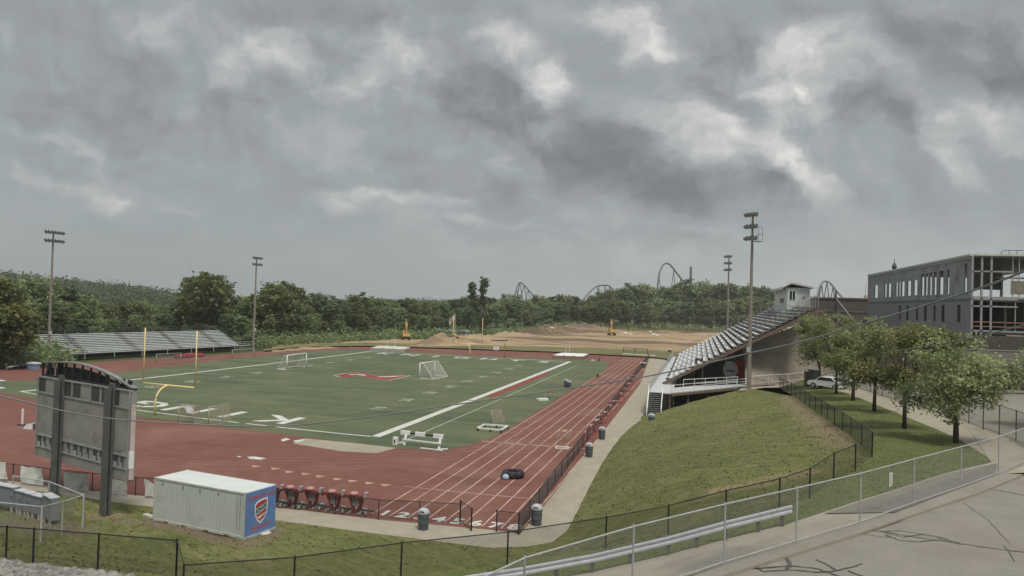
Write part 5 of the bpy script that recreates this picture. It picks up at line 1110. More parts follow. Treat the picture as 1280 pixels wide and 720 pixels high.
# red tackling sleds in a row behind the near fence
SLR = M('sled red pad', (.21, .05, .042), .5, .15, 4); SLP = M('sled pale pad', (.42, .23, .20), .6)
def sled(c, rz, label):
    t = thing('tackling_sled', label, 'sled', c, 'red tackling sleds along the near fence', rz)
    MB().beam((-.3, -.6, .1), (-.3, .7, .07), .1, .14).beam((.35, -.6, .1), (.35, .7, .07), .1, .14).build('runner', STEEL, t, local=True)
    MB().beam((.2, -.1, .28), (1.25, -.15, .22), .1, .1).build('link_beam', DARK, t, local=True)
    MB().beam((.15, .7, .1), (.85, -.65, .16), .12, .1).build('brace', STEEL, t, local=True)
    for s_ in (-1, 1): MB().beam((s_*.14, -.05, .12), (s_*.42, -.2, 1.0), .17, .2).build('pad_leg', SLR, t, local=True)
    MB().frame((-.22, -.2, .45), (.44, 0, 0), (0, .1, 0), (0, 0, .55)).build('centre_plate', M('sled grey pad', (.25, .23, .23), .6), t, local=True)
    MB().frame((-.78, -.34, .98), (1.2, 0, 0), (0, .28, 0), (.02, 0, .18)).build('cross_pad', SLR, t, local=True)
    MB().lathe((-.12, -.2, 1.16), [(.26, 0), (.27, .07), (.2, .15), (.02, .18)], 12).build('top_pad', SLP, t, True, local=True)
    MB().frame((.52, -.34, 1.05), (.22, 0, 0), (0, .26, 0), (.05, 0, .3)).build('side_pad', M('sled pale side', (.36, .30, .29), .6), t, local=True)
    MB().beam((-.85, -.2, 1.05), (-.74, -.2, 1.05), .12, .3).build('end_cap', M('sled dark cap', (.06, .04, .04), .6), t, local=True)
    return t
slpos = [(342.5, 630.5), (366.5, 632.5), (391.5, 634.5), (418.5, 638), (446, 641)]
s0 = sled(P(*slpos[0]), -.03, 'red tackling sled half hidden behind the blue end of the container')
for (u, v), lab in zip(slpos[1:], ('red tackling sled second from the container in the row', 'red tackling sled in the middle of the row of five', 'red tackling sled second from the open end of the row', 'red tackling sled at the open end of the row by lane one')): dup(s0, P(u, v), random.uniform(-.12, .12), lab)

# ------------------------------------------------------------------ tyre with a bag
tc = P(641.5, 596.5); t = thing('tractor_tyre', 'huge black tractor tyre lying flat on the track', 'tyre', tc); R, hh = .82, .52
MB().lathe(tc, [(.48, .03), (.60, 0), (.74, .02), (R, .12), (R+.02, .26), (R, .40), (.74, .50), (.60, hh), (.48, .49), (.46, .40), (.50, .26), (.46, .1), (.48, .03)], 36).build('carcass', RUBBER, t, True)
lg = MB()
for i in range(22):
    a = 2*PI*i/22
    for s_ in (-1, 1): p0 = tc+V(math.cos(a)*(R-.01), math.sin(a)*(R-.01), .26); p1 = tc+V(math.cos(a+.16)*(R-.10), math.sin(a+.16)*(R-.10), .26+s_*.21); lg.beam(p0, p1, .09, .09)
lg.build('tread', RUBBER, t)
bg_ = P(632, 599); t = thing('kit_bag', 'small pale blue and dark bag leaning on the tractor tyre', 'bag', bg_)
MB().lathe(bg_, [(.2, 0), (.27, .08), (.25, .25), (.12, .36), (.04, .38)], 12).build('bag_body', M('bag pale blue', (.36, .42, .55), .7), t, True); MB().lathe(bg_+V(-.22, .28, 0), [(.2, 0), (.26, .1), (.22, .3), (.05, .4)], 12).build('bag_side', M('bag navy', (.03, .04, .07), .7), t, True)

# ------------------------------------------------------------------ jump mats, benches and odds and ends round the field
def mat_(pix, h, label, col, lower_band):
    q = [P(u, v, 0) for u, v in pix]; t = thing('landing_mat', label, 'landing mat', q[0]); c = sum(q, V(0, 0, 0))/4
    vs = []; n = 10
    mb = MB()
    for i in range(n+1):
        for j in range(n+1):
            p = q[0].lerp(q[1], i/n).lerp(q[3].lerp(q[2], i/n), j/n); e = min(i, n-i, j, n-j)
            vs.append(V(p.x, p.y, h*(.85+.15*min(1, e/2))+.06*math.sin(i*2.1)*math.cos(j*1.7)))
    k_ = n+1; mb.add(vs, [(i*k_+j, (i+1)*k_+j, (i+1)*k_+j+1, i*k_+j+1) for i in range(n) for j in range(n)]); mb.build('cover', col, t, True)
    MB().prism([V(p.x, p.y, .02) for p in q], V(0, 0, h*.8)).build('mat_body', lower_band, t)
    return t
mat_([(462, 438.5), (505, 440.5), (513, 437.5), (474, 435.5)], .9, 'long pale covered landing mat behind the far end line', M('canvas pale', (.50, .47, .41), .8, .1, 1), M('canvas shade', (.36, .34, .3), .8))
mat_([(690, 448), (729, 449.5), (736, 446), (702, 444.5)], .9, 'white topped landing mat at the far corner of the turf', M('mat white', (.66, .65, .6), .7), M('mat side rust', (.24, .15, .13), .8))
for u, v0, v1, lab in ((707, 445, 431, 'pale upright of the high jump behind the white mat, shorter one'), (711.5, 445, 430.5, 'pale upright of the high jump behind the white mat, taller one'), (484, 437, 424, 'pale upright behind the long covered mat, nearer its middle'), (493.5, 437, 421, 'taller pale upright behind the long covered mat')):
    p = P(u, v0); t = thing('jump_upright', lab, 'jump stand', p); MB().box(p+V(0, 0, .05), (.7, .5, .1)).build('base', DARK, t); MB().tube(p, V(p.x, p.y, zv(p.x, p.y, v1)), .08, .07, 8).build('pole', M('pale upright paint', (.5, .5, .44), .6), t)
p = P(620, 440); t = thing('display_board', 'small white two panel board on the far track', 'board', p)
for s_ in (-1, 1): MB().frame(p+V(s_*.42-.36, 0, .5), V(.72, .1*s_, 0), V(0, .05, 0), V(0, 0, 1.0)).build('panel', WHITE, t)
MB().tube(p+V(-.7, 0, 0), p+V(-.7, 0, .6), .04, .04, 6).tube(p+V(.7, 0, 0), p+V(.7, 0, .6), .04, .04, 6).build('leg', DARK, t)
p = P(630.8, 447); t = thing('post', 'dark thin post standing at the far end line', 'post', p); MB().tube(p, V(p.x, p.y, zv(p.x, p.y, 429)), .1, .1, 8).build('shaft', RUST, t); MB().box(p+V(0, 0, .05), (.6, .6, .1)).build('base', DARK, t)
p = P(748.5, 451.5); t = thing('post', 'short dark red post near the far corner of the turf', 'post', p); MB().tube(p, p+V(.25, 0, 1.05), .13, .1, 8).build('shaft', M('dark red post', (.12, .03, .03), .6), t); MB().box(p+V(0, 0, .05), (.5, .5, .1)).build('base', DARK, t)
p = P(741, 451); t = thing('line_marker', 'small white block by the short dark red post', 'marker', p); MB().box(p+V(0, 0, .12), (.7, .35, .24)).build('block', WHITE, t)
a, b = P(778, 444), P(819, 446.5); d_ = b-a; t = thing('bench', 'long white bench beyond the far end of the straight', 'bench', a)
MB().frame(a+V(0, 0, .42), d_, V(.05, .5, 0), V(0, 0, .08)).frame(a+V(0, 0, .1), d_, V(.05, -.05, 0), V(0, 0, .28)).build('seat', WHITE, t)
for s_ in (.05, .5, .95): MB().box(a+d_*s_+V(0, .2, .2), (.1, .4, .42)).build('leg', STEEL, t)
a, b = P(779, 441.5), P(809, 443.5); fence('rail_fence', 'dark open rail fence behind the long white bench', 'fence', [a, a.lerp(b, .5), b], 1.6, BLACK, mesh_mat('sparse mesh', (.03, .03, .03), .3, .008, 0, .6), pr=.09, rail=.07, bottom=True)
for u, v, lab in ((804, 459.5, 'white topped box on the far outer lane'), (837, 441.5, 'white topped cabinet past the far end of the deck')):
    p = P(u, v); t = thing('equipment_box', lab, 'box', p); MB().box(p+V(0, 0, .5), (1.0, .7, 1.0)).build('body', DARK, t); MB().box(p+V(0, 0, 1.05), (1.2, .9, .12)).build('lid', WHITE, t)
# left edge: pale beams and a jump stand
for pix, lab, w_, h_ in (((4, 457, 53, 447.5), 'long pale team bench beside the near end of the low bleachers', .5, 1.0), ((13, 463, 36, 459), 'shorter pale bench lying in front of the long team bench', .45, .5), ((33, 442.5, 62, 440.5), 'pale beam behind the long team bench', .4, .9)):
    a, b = P(*pix[:2]), P(*pix[2:]); d_ = b-a; t = thing('team_bench', lab, 'bench', a); n_ = V(-d_.y, d_.x, 0).normalized()
    MB().frame(a+V(0, 0, h_), d_, n_*w_, V(0, 0, .09)).build('seat', ALU, t); MB().frame(a+n_*w_*1.2+V(0, 0, h_*.4), d_, n_*.06, V(0, 0, .35)).build('backrest', STEEL, t)
    for s_ in (.04, .35, .66, .96): MB().frame(a+d_*s_, d_.normalized()*.1, n_*w_, V(0, 0, h_)).build('leg', DARK, t)
p = P(42, 461.5); t = thing('cooler', 'white lidded blue box in front of the floodlight pole', 'box', p); MB().box(p+V(0, 0, .45), (1.6, .9, .9)).build('body', M('pale blue side', (.16, .28, .42), .6), t); MB().box(p+V(0, 0, 1.0), (1.8, 1.1, .28)).build('lid', WHITE, t)
p = P(27.8, 531.5); t = thing('jump_standard', 'white upright standard on the track beside the scoreboard', 'standard', p); MB().beam(p, V(p.x, p.y, zv(p.x, p.y, 511)), .16, .12).build('upright', WHITE, t); MB().box(p+V(0, 0, .05), (.7, .5, .1)).build('base', BLACK, t)
p = P(38, 536); t = thing('foam_block', 'white wedge block half hidden by the scoreboard', 'block', p); MB().prism([p+V(-.55, -.3, 0), p+V(.5, -.3, 0), p+V(.5, -.3, .62), p+V(-.2, -.3, .45)], V(0, .6, 0)).build('block', WHITE, t); MB().box(p+V(.62, 0, .28), (.2, .5, .5)).build('dark_side', DARK, t)
for u, v, lab in ((2, 478.5, 'white low marker on the turf corner at the edge of the picture'), (1, 488, 'small white stand at the turf corner by the edge of the picture')):
    p = P(u, v); t = thing('pylon', lab, 'marker', p); MB().box(p+V(0, 0, .3), (.9, .5, .12)).build('top', WHITE, t); MB().box(p+V(0, 0, .12), (.5, .3, .24)).build('base', WHITE, t)
# red pads in front of the bleachers
a, b = P(222, 448.5), P(256, 446); t = thing('pad_stack', 'stack of red mats in front of the low bleachers', 'mats', a); d_ = b-a; n_ = V(-d_.y, d_.x, 0).normalized()
for i in range(3): MB().frame(a+d_*(i/3)+V(0, 0, .3), d_*.31, n_*.9, V(0, 0, .45+.15*(i % 2))).build('mat', M('mat red', (.36, .09, .075), .6), t)
MB().frame(a+V(0, 0, 0), d_, n_*.9, V(0, 0, .3)).build('pallet', DARK, t)
# under the trees: car, bins and crates
p = P(1035, 486, 4.05); rz = .55; t = thing('parked_car', 'white car parked at the end of the walk under the trees', 'car', p, None, 2.45)
W_ = M('car white', (.72, .72, .70), .25, .02, 2)
side = [(-2.2, .35), (-2.25, .75), (-2.0, .95), (-1.45, 1.0), (-.9, 1.42), (.55, 1.45), (1.15, 1.02), (2.05, .88), (2.25, .6), (2.2, .35)]
fix(MB().prism([V(x, -.85, z) for x, z in side], V(0, 1.7, 0)).build('body', W_, t, local=True))
for y in (-.87, .85): MB().prism([V(x, y, z) for x, z in ((-1.3, 1.02), (-.85, 1.36), (.5, 1.38), (1.0, 1.03))], V(0, .02, 0)).build('side_window', GLASS, t, local=True)
MB().prism([V(1.2, -.72, 1.04), V(1.2, .72, 1.04), V(.62, .66, 1.43), V(.62, -.66, 1.43)], V(.02, 0, .02)).build('windscreen', GLASS, t, local=True); MB().prism([V(-1.5, -.72, 1.03), V(-1.5, .72, 1.03), V(-.96, .66, 1.41), V(-.96, -.66, 1.41)], V(-.02, 0, .02)).build('rear_window', GLASS, t, local=True)
for x in (-1.4, 1.4):
    for y in (-.87, .87):
        wh = MB().tube((x, y-.1, .33), (x, y+.1, .33), .33, .33, 16).build('wheel', RUBBER, t, local=True); MB().tube((x, y-.11, .33), (x, y+.11, .33), .19, .19, 12).build('rim', STEEL, wh, local=True)
for y in (-.6, .6): MB().box((2.24, y, .68), (.05, .35, .14)).build('headlight', LENS, t, local=True); MB().box((-2.24, y, .8), (.05, .3, .16)).build('tail_light', RED, t, local=True)
p = P(1058, 478, 4.1); t = thing('parked_van', 'white van with dark windows standing behind the white car', 'van', p, None, 1.75)
fix(MB().prism([V(x, -.95, z) for x, z in ((-2.4, .35), (-2.4, 2.15), (1.1, 2.2), (1.75, 1.35), (2.5, 1.15), (2.5, .35))], V(0, 1.9, 0)).build('body', W_, t, local=True))
for y in (-.97, .95): MB().prism([V(x, y, z) for x, z in ((-1.9, 1.3), (-1.9, 1.95), (1.0, 2.0), (1.5, 1.35))], V(0, .02, 0)).build('side_window', GLASS, t, local=True)
MB().prism([V(1.82, -.8, 1.36), V(1.82, .8, 1.36), V(1.2, .75, 2.12), V(1.2, -.75, 2.12)], V(.02, 0, .02)).build('windscreen', GLASS, t, local=True); MB().frame(V(-2.43, -.75, 1.3), V(.02, 0, 0), V(0, 1.5, 0), V(0, 0, .6)).build('rear_window', GLASS, t, local=True)
for x in (-1.5, 1.6):
    for y in (-.95, .95):
        wh = MB().tube((x, y-.1, .36), (x, y+.1, .36), .36, .36, 16).build('wheel', RUBBER, t, local=True); MB().tube((x, y-.11, .36), (x, y+.11, .36), .2, .2, 12).build('rim', STEEL, wh, local=True)
p = P(1016.5, 483.5, 3.7); t = thing('dumpster', 'tall dark green waste container at the end of the black fence', 'dumpster', p); MB().box(p+V(0, 0, 1.05), (.95, 1.0, 2.1), .2).build('body', M('dumpster green', (.045, .055, .05), .6), t); MB().box(p+V(0, 0, 2.15), (1.1, 1.15, .1), .2).build('lid', M('dumpster lid', (.16, .16, .15), .6), t)
p = P(1009, 482.5, 3.65); t = thing('storage_bin', 'brown door sized bin beside the tall dark waste container', 'bin', p); MB().box(p+V(0, 0, .9), (.55, .9, 1.8), .2).build('body', M('bin brown', (.13, .085, .065), .7), t); MB().box(p+V(0, 0, 1.84), (.62, .98, .08), .2).build('lid', DARK, t)
q = [P(*a) for a in ((940, 480, 3.1), (960, 478.5, 3.3), (985, 477, 3.5), (1006, 474.5, 3.7))]
fence('walkway_rail', 'pale pipe railing between the tall floodlight pole and the brown bin', 'railing', q, 1.05, ALU, mesh_mat('sparse rail mesh', (.3, .3, .3), .3, .01, 0, .6), pr=.05, rail=.045, bottom=True)
# ------------------------------------------------------------------ machines on the graded site
def excavator(c, rz, label, s=1.0, boom='up'):
    t = thing('excavator', label, 'excavator', c, 'yellow excavators on the graded site', rz); t.scale = (s, s, s)
    for y in (-1.2, 1.2):
        MB().prism([V(x, y-.3, z) for x, z in ((-1.9, .35), (-1.6, .02), (1.6, .02), (1.9, .35), (1.9, .55), (1.6, .85), (-1.6, .85), (-1.9, .55))], V(0, .6, 0)).build('crawler_track', M('crawler dark', (.05, .045, .04), .8), t, local=True)
    MB().lathe((0, 0, .8), [(.8, 0), (.8, .35)], 14).build('turntable', DARK, t, local=True)
    MB().prism([V(x, -1.3, z) for x, z in ((-2.3, 1.15), (-2.45, 1.5), (-2.3, 2.35), (-.6, 2.45), (-.6, 2.1), (1.2, 2.1), (1.3, 1.15))], V(0, 2.6, 0)).build('house', CATYEL, t, local=True)
    MB().box((-1.5, 0, 2.45), (1.6, 2.3, .12)).build('engine_deck', DARK, t, local=True)
    cb = MB().prism([V(x, .25, z) for x, z in ((-.4, 2.1), (-.35, 3.2), (.7, 3.2), (1.25, 2.1))], V(0, 1.0, 0)).build('cab', CATYEL, t, local=True)
    MB().prism([V(x, .22, z) for x, z in ((-.25, 2.35), (-.22, 3.05), (.62, 3.05), (.98, 2.35))], V(0, 1.06, 0)).build('cab_window', GLASS, cb, local=True)
    if boom == 'up': b0, b1, s1, k1 = V(1.0, -.4, 2.0), V(2.5, -.4, 6.6), V(4.0, -.4, 3.6), V(3.6, -.4, 2.6)
    else: b0, b1, s1, k1 = V(1.0, -.4, 2.0), V(3.9, -.4, 4.3), V(6.4, -.4, 2.2), V(6.2, -.4, 1.2)
    MB().path([b0, b0.lerp(b1, .55)+V(-.35, 0, .45), b1], [.36, .42, .26], 4).build('boom', CATYEL, t, local=True)
    MB().path([b1+(b1-s1)*.14, s1], [.3, .2], 4).build('stick', CATYEL, t, local=True)
    MB().tube(b0+V(.5, 0, .1), b0.lerp(b1, .6), .11, .11, 8).tube(b0.lerp(b1, .62)+V(-.3, 0, .5), b1+(b1-s1)*.12, .1, .1, 8).build('hydraulic_ram', DARK, t, local=True)
    MB().prism([s1+V(.1, -.55, .1), s1+V(-.75, -.55, -.35), s1+V(-.6, -.55, -1.05), s1+V(.15, -.55, -1.0)], V(0, 1.1, 0)).build('bucket', DARK, t, local=True)
    return t
c = hit(764.5, 419); excavator(c, 1.95, 'yellow excavator with its boom raised on the open dirt, largest of the machines', .92*c.x/c.x*((c-CAM).length/310))
c = P(507, 425.5); c.z = .2; excavator(c, 2.1, 'yellow excavator seen from behind near the end of the covered mat', .92)
c = P(574, 430.5); c.z = .2; excavator(c, 2.9, 'small yellow excavator reaching over the brown mound', .72, 'low')
# flag and site things
p = P(568, 424); t = thing('flagpole', 'flagpole with a pale drooping flag at the edge of the site', 'flagpole', p); zt_ = zv(p.x, p.y, 391); MB().tube(p, V(p.x, p.y, zt_), .13, .08, 8).build('pole', M('pale pole', (.45, .45, .43), .5), t)
fl = MB(); vs = []
for i in range(9):
    for j in range(6): vs.append(V(p.x-.28*i*.9, p.y+.25*math.sin(i*1.1+j*.4), zt_-.2-.42*j-.34*i*.75+.1*math.sin(i*.9)))
fl.add(vs, [(i*6+j, (i+1)*6+j, (i+1)*6+j+1, i*6+j+1) for i in range(8) for j in range(5)]); fl.build('flag', M('faded flag', (.42, .33, .30), .8, .25, 1.2), t, True)
for u, v, s_, lab in ((545, 414, 1.0, 'grey roofed site hut beside the mound'), (561, 415.5, 1.1, 'pale site hut behind the flagpole'), (578, 415.5, .9, 'white site hut between the flagpole and the lone trees')):
    p = P(u, v+5); p.z = 0; q = (p-CAM).length/955; t = thing('site_hut', lab, 'hut', p); w_, h_ = 13*q*s_, 4.5*q
    MB().frame(p+V(-w_/2, 0, .3), V(w_, 0, 0), V(0, 3, 0), V(0, 0, h_)).build('wall', M('hut pale', (.40, .41, .41), .7), t); MB().prism([p+V(-w_/2-.3, -.3, h_+.3), p+V(w_/2+.3, -.3, h_+.3), p+V(w_/2+.3, -.3, h_+.5), p+V(0, -.3, h_+1.1), p+V(-w_/2-.3, -.3, h_+.5)], V(0, 3.6, 0)).build('roof', M('hut roof grey', (.24, .245, .25), .6), t)
    MB().frame(p+V(-w_*.3, -.05, 1.0), V(w_*.2, 0, 0), V(0, .05, 0), V(0, 0, h_*.5)).build('window', GLASS, t); MB().frame(p+V(w_*.1, -.05, .35), V(w_*.13, 0, 0), V(0, .05, 0), V(0, 0, h_*.8)).build('door', DARK, t)
for u, v, lab in ((781.5, 417.5, 'white rubble slab on the dirt beside the large excavator'), (788, 419, 'longer white rubble slab on the dirt'), (813, 415.5, 'pale slab on the dirt beyond the rubble'), (817, 419, 'white bag of stone on the dirt'), (821, 420, 'smaller white bag of stone on the dirt'), (690, 411, 'pale slab on the shoulder of the dirt mounds')):
    p = hit(u, v); t = thing('rubble_block', lab, 'rubble', p, 'pale rubble on the graded site'); q = random.uniform(.8, 1.5)
    o = MB().lathe(p-V(0, 0, .1), [(q*.8, 0), (q, .3), (q*.7, .8), (.1, 1.0)], 7).build('lump', M('rubble white', (.55, .52, .47), .8), t)
p = P(608+2, 427); 
for u0, u1, v, lab in ((614, 634, 426, 'dark drain pipe lying on the dirt'), (588, 612, 417, 'low pale wall at the edge of the site'), (626, 640, 412, 'low reddish wall by the site road')):
    a, b = hit(u0, v), hit(u1, v); t = thing('site_barrier', lab, 'barrier', a); m_ = {614: DARK, 588: M('pale kerb', (.42, .38, .31), .8), 626: M('reddish wall', (.30, .19, .15), .8)}[u0]; MB().beam(a+V(0, 0, .1), b+V(0, 0, .1), .8, .45).build('bar', m_, t)

# ------------------------------------------------------------------ roller coasters far behind the wood
STRK = M('coaster track blue grey', (.09, .10, .115), .6); SUPP = M('coaster support', (.12, .125, .13), .6)
def coaster(label, pts, sup, dist, r=.75, spread=5):
    q = []
    for i in range(len(pts)-1):
        for j in range(8):
            t_ = j/8; p0, p1, p2, p3 = [V(*pts[max(0, min(len(pts)-1, k_))], 0) for k_ in (i-1, i, i+1, i+2)]
            a = .5*((2*p1)+(p2-p0)*t_+(2*p0-5*p1+4*p2-p3)*t_*t_+(3*p1-p0-3*p2+p3)*t_**3); q.append(a)
    q.append(V(*pts[-1], 0)); W3 = [D(a.x, a.y, dist+(i/len(q)-.5)*70) for i, a in enumerate(q)]
    t = thing('roller_coaster', label, 'roller coaster', V(W3[0].x, W3[0].y, 0))
    MB().path(W3, r, 8).build('spine', STRK, t, True)
    rl = MB(); 
    for s_ in (-1, 1): rl.path([p+V(s_*.7, 0, .6) for p in W3], .16, 5)
    rl.build('rails', STRK, t)
    for u, n_ in sup:
        i = min(range(len(q)), key=lambda k_: abs(q[k_].x-u)+(0 if n_ == 0 else (q[k_].y)*.02)); p = W3[i]
        MB().tube(V(p.x-spread, p.y, 0), p, .55, .35, 6).tube(V(p.x+spread, p.y, 0), p, .55, .35, 6).tube(V(p.x-spread*.5, p.y, p.z*.5), V(p.x+spread*.5, p.y, p.z*.5), .25, .25, 5).build('support', SUPP, t)
    return t
coaster('tallest coaster hill, a narrow loop rising over the wood', [(821, 372), (823, 350), (826, 337), (831, 330), (837, 331), (843, 338), (850, 347), (858, 357), (868, 368)], ((824, 0), (842, 0), (851, 0)), 760, .6)
coaster('low rounded coaster hill among the treetops', [(728, 376), (737, 366), (745, 359), (753, 357), (762, 358), (768, 366), (771, 376)], ((748, 0), (756, 0), (762, 0)), 760, .45)
coaster('small steep coaster drop behind the wood', [(643, 374), (645, 364), (649, 354), (653, 355), (659, 361), (664, 367), (670, 374)], ((646, 0), (650, 0), (655, 0), (660, 0)), 780, .42, 7)
coaster('coaster hill showing beside the press box', [(1021, 378), (1024, 362), (1028, 354), (1033, 352), (1039, 356), (1046, 365), (1058, 378)], ((1027, 0), (1034, 0), (1041, 0)), 620, .42)
p = D(862.5, 380, 760); t = thing('drop_tower', 'slim dark amusement tower beside the tallest coaster', 'tower', V(p.x, p.y, 0)); zt_ = zv(p.x, p.y, 334); MB().tube(V(p.x, p.y, 0), V(p.x, p.y, zt_), 1.3, 1.1, 10).build('shaft', STRK, t); MB().lathe((p.x, p.y, zt_-14), [(1.5, 0), (1.7, 1), (1.7, 3), (1.3, 3.5)], 10).build('gondola', DARK, t); MB().tube(V(p.x, p.y, zt_), V(p.x, p.y, zt_+3), .3, .1, 6).build('mast', DARK, t)

# ------------------------------------------------------------------ trees
def np_mesh(name, verts, n_quads, mat):
    me = bpy.data.meshes.new(name); nv = len(verts); me.vertices.add(nv); me.vertices.foreach_set('co', verts.astype(np.float32).ravel())
    me.loops.add(nv); me.loops.foreach_set('vertex_index', np.arange(nv, dtype=np.int32)); me.polygons.add(n_quads)
    me.polygons.foreach_set('loop_start', np.arange(0, nv, 4, dtype=np.int32)); me.polygons.foreach_set('loop_total', np.full(n_quads, 4, dtype=np.int32))
    me.materials.append(mat); me.update(calc_edges=True); me.validate(); return me
def leaves(cent, size, rng, flat=.4, aspect=.62):
    n = len(cent); nrm = rng.normal(size=(n, 3)); nrm[:, 2] = np.abs(nrm[:, 2])+flat; nrm /= np.linalg.norm(nrm, axis=1, keepdims=True)
    a = np.cross(nrm, rng.normal(size=(n, 3))); a /= np.linalg.norm(a, axis=1, keepdims=True); b = np.cross(nrm, a)
    s = size*rng.uniform(.6, 1.35, (n, 1)); a = a*s; b = b*s*aspect
    fold = nrm*s*.25
    v = np.stack([cent-a, cent-b+fold, cent+a, cent+b+fold], 1); return v.reshape(-1, 3)
def crown(rng, H, R, z0, nclump, per, leaf, lobes=6, spread=.16, rag=0.0):
    """clumps of leaves set through a lobed crown"""
    lob = []
    for i in range(lobes):
        a = rng.uniform(0, 2*PI); rr = R*rng.uniform(.25, .62+.2*rag); zz = z0+(H-z0)*rng.uniform(.22-.12*rag, .82); q = 1-.35*rag; lob.append((rr*math.cos(a), rr*math.sin(a), zz, R*rng.uniform(.34, .58)*q, (H-z0)*rng.uniform(.16, .30)*q))
    lob.append((rng.uniform(-.1, .1)*R, rng.uniform(-.1, .1)*R, z0+(H-z0)*.72, R*.5, (H-z0)*.29))
    cs = []
    for i in range(nclump):
        l = lob[rng.integers(len(lob))]; d = rng.normal(size=3); d /= np.linalg.norm(d); q = rng.uniform(.45, 1.0)**.5
        cs.append((l[0]+d[0]*l[3]*q, l[1]+d[1]*l[3]*q, l[2]+d[2]*l[4]*q))
    cs = np.array(cs); cs[:, 2] = np.clip(cs[:, 2], z0*.75, H)
    pts = np.repeat(cs, per, 0)+rng.normal(size=(nclump*per, 3))*np.array([R*spread, R*spread, R*spread*.65]); return cs, leaves(pts, leaf, rng)
BARK = M('bark', (.055, .043, .035), .9, .3, 6, bump=.6); FBARK = M('far bark', (.10, .085, .07), .9, .2, 1)
LEAFN = leaf_mat('street tree leaf', (.105, .135, .055), (.41, .445, .20)); LEAFF = [leaf_mat('woodland leaf', (.085, .115, .045), (.29, .34, .14)), leaf_mat('dark woodland leaf', (.066, .094, .040), (.205, .255, .108)), leaf_mat('yellowish woodland leaf', (.10, .125, .048), (.33, .36, .15))]
def trunk_mb(rng, H, R, zf, r0, limbs, targets):
    mb = MB(); x_, y_ = rng.uniform(-.1, .1, 2); mb.path([(0, 0, -.3), (x_*.3, y_*.3, zf*.5), (x_, y_, zf)], [r0*1.25, r0, r0*.85], 9)
    order = np.argsort(np.arctan2(targets[:, 1], targets[:, 0])); grp = np.array_split(order, limbs)
    for g in grp:
        if not len(g): continue
        m_ = targets[g].mean(0)*np.array([.8, .8, 1]); base = np.array([x_, y_, zf*rng.uniform(.82, 1.0)]); mid = base*.5+m_*.5+np.array([0, 0, rng.uniform(-.2, .3)])
        mb.path([base, base*.65+mid*.35+[0, 0, .15], mid, m_], [r0*.62, r0*.5, r0*.36, r0*.12], 6)
        for j in rng.choice(g, min(len(g), 7), replace=False):
            s_ = base*.35+mid*.65 if rng.random() < .5 else mid*.6+m_*.4; e = targets[j]; mb.path([s_, s_*.5+e*.5+[0, 0, rng.uniform(-.1, .25)], e], [r0*.24, r0*.14, r0*.04], 5)
    return mb
def tree(name, label, loc, H, R, zf, seed, r0, nclump, per, leaf, mat, cat='tree', group=None, rz=0.0, bark=BARK, limbs=6, lobes=7, spread=.13, rag=0.0):
    rng = np.random.default_rng(seed); t = thing(name, label, cat, loc, group, rz); cs, v = crown(rng, H, R, zf, nclump, per, leaf, lobes, spread, rag)
    trunk_mb(rng, H, R, zf, r0, limbs, cs).build('trunk', bark, t, True, local=True)
    o = bpy.data.objects.new('crown', np_mesh('crown', v, len(v)//4, mat)); COL.objects.link(o); o.parent = t; KIDS.setdefault(t, []).append(o); return t
near = [((1195, 556), 5.1, 412, 4.0, 2.1, 'street tree nearest the silver street fence, with a forked trunk', 11), ((1130.5, 537.5), 4.95, 404, 3.5, 2.6, 'street tree second in the row from the silver street fence', 12), ((1092.6, 515), 4.6, 402, 3.3, 2.4, 'street tree third in the row from the silver street fence', 13),
        ((1066, 502), 4.4, 400, 3.1, 2.5, 'street tree fourth in the row, before the van', 14), ((1045, 493), 4.2, 393, 3.6, 2.6, 'street tree fifth in the row, behind the parked white car', 15), ((1025, 484.5), 3.95, 388, 3.4, 2.6, 'street tree furthest along the row by the tall dark waste container', 16)]
for (u, v), z, vt, R, zf, lab, sd_ in near:
    p = P(u, v, z); p.z = drop(p.x, p.y, z)-.05; H = zv(p.x, p.y, vt)-p.z
    tree('street_tree', lab, p, H*1.02, R*.97, zf, sd_, .13+.015*(sd_ % 3), 250, 38, .105, LEAFN, group='street trees on the lawn', rz=sd_*1.7, lobes=10+sd_ % 4, spread=.085, rag=1.0)
p = V(105.5, -6.5, 5.3); tree('street_tree', 'street tree cut by the edge of the picture beyond the tall fence', p, zv(p.x, p.y, 408)-5.3, 4.0, 2.4, 21, .17, 300, 44, .11, LEAFN, group='street trees on the lawn', lobes=11, spread=.085, rag=1.0)
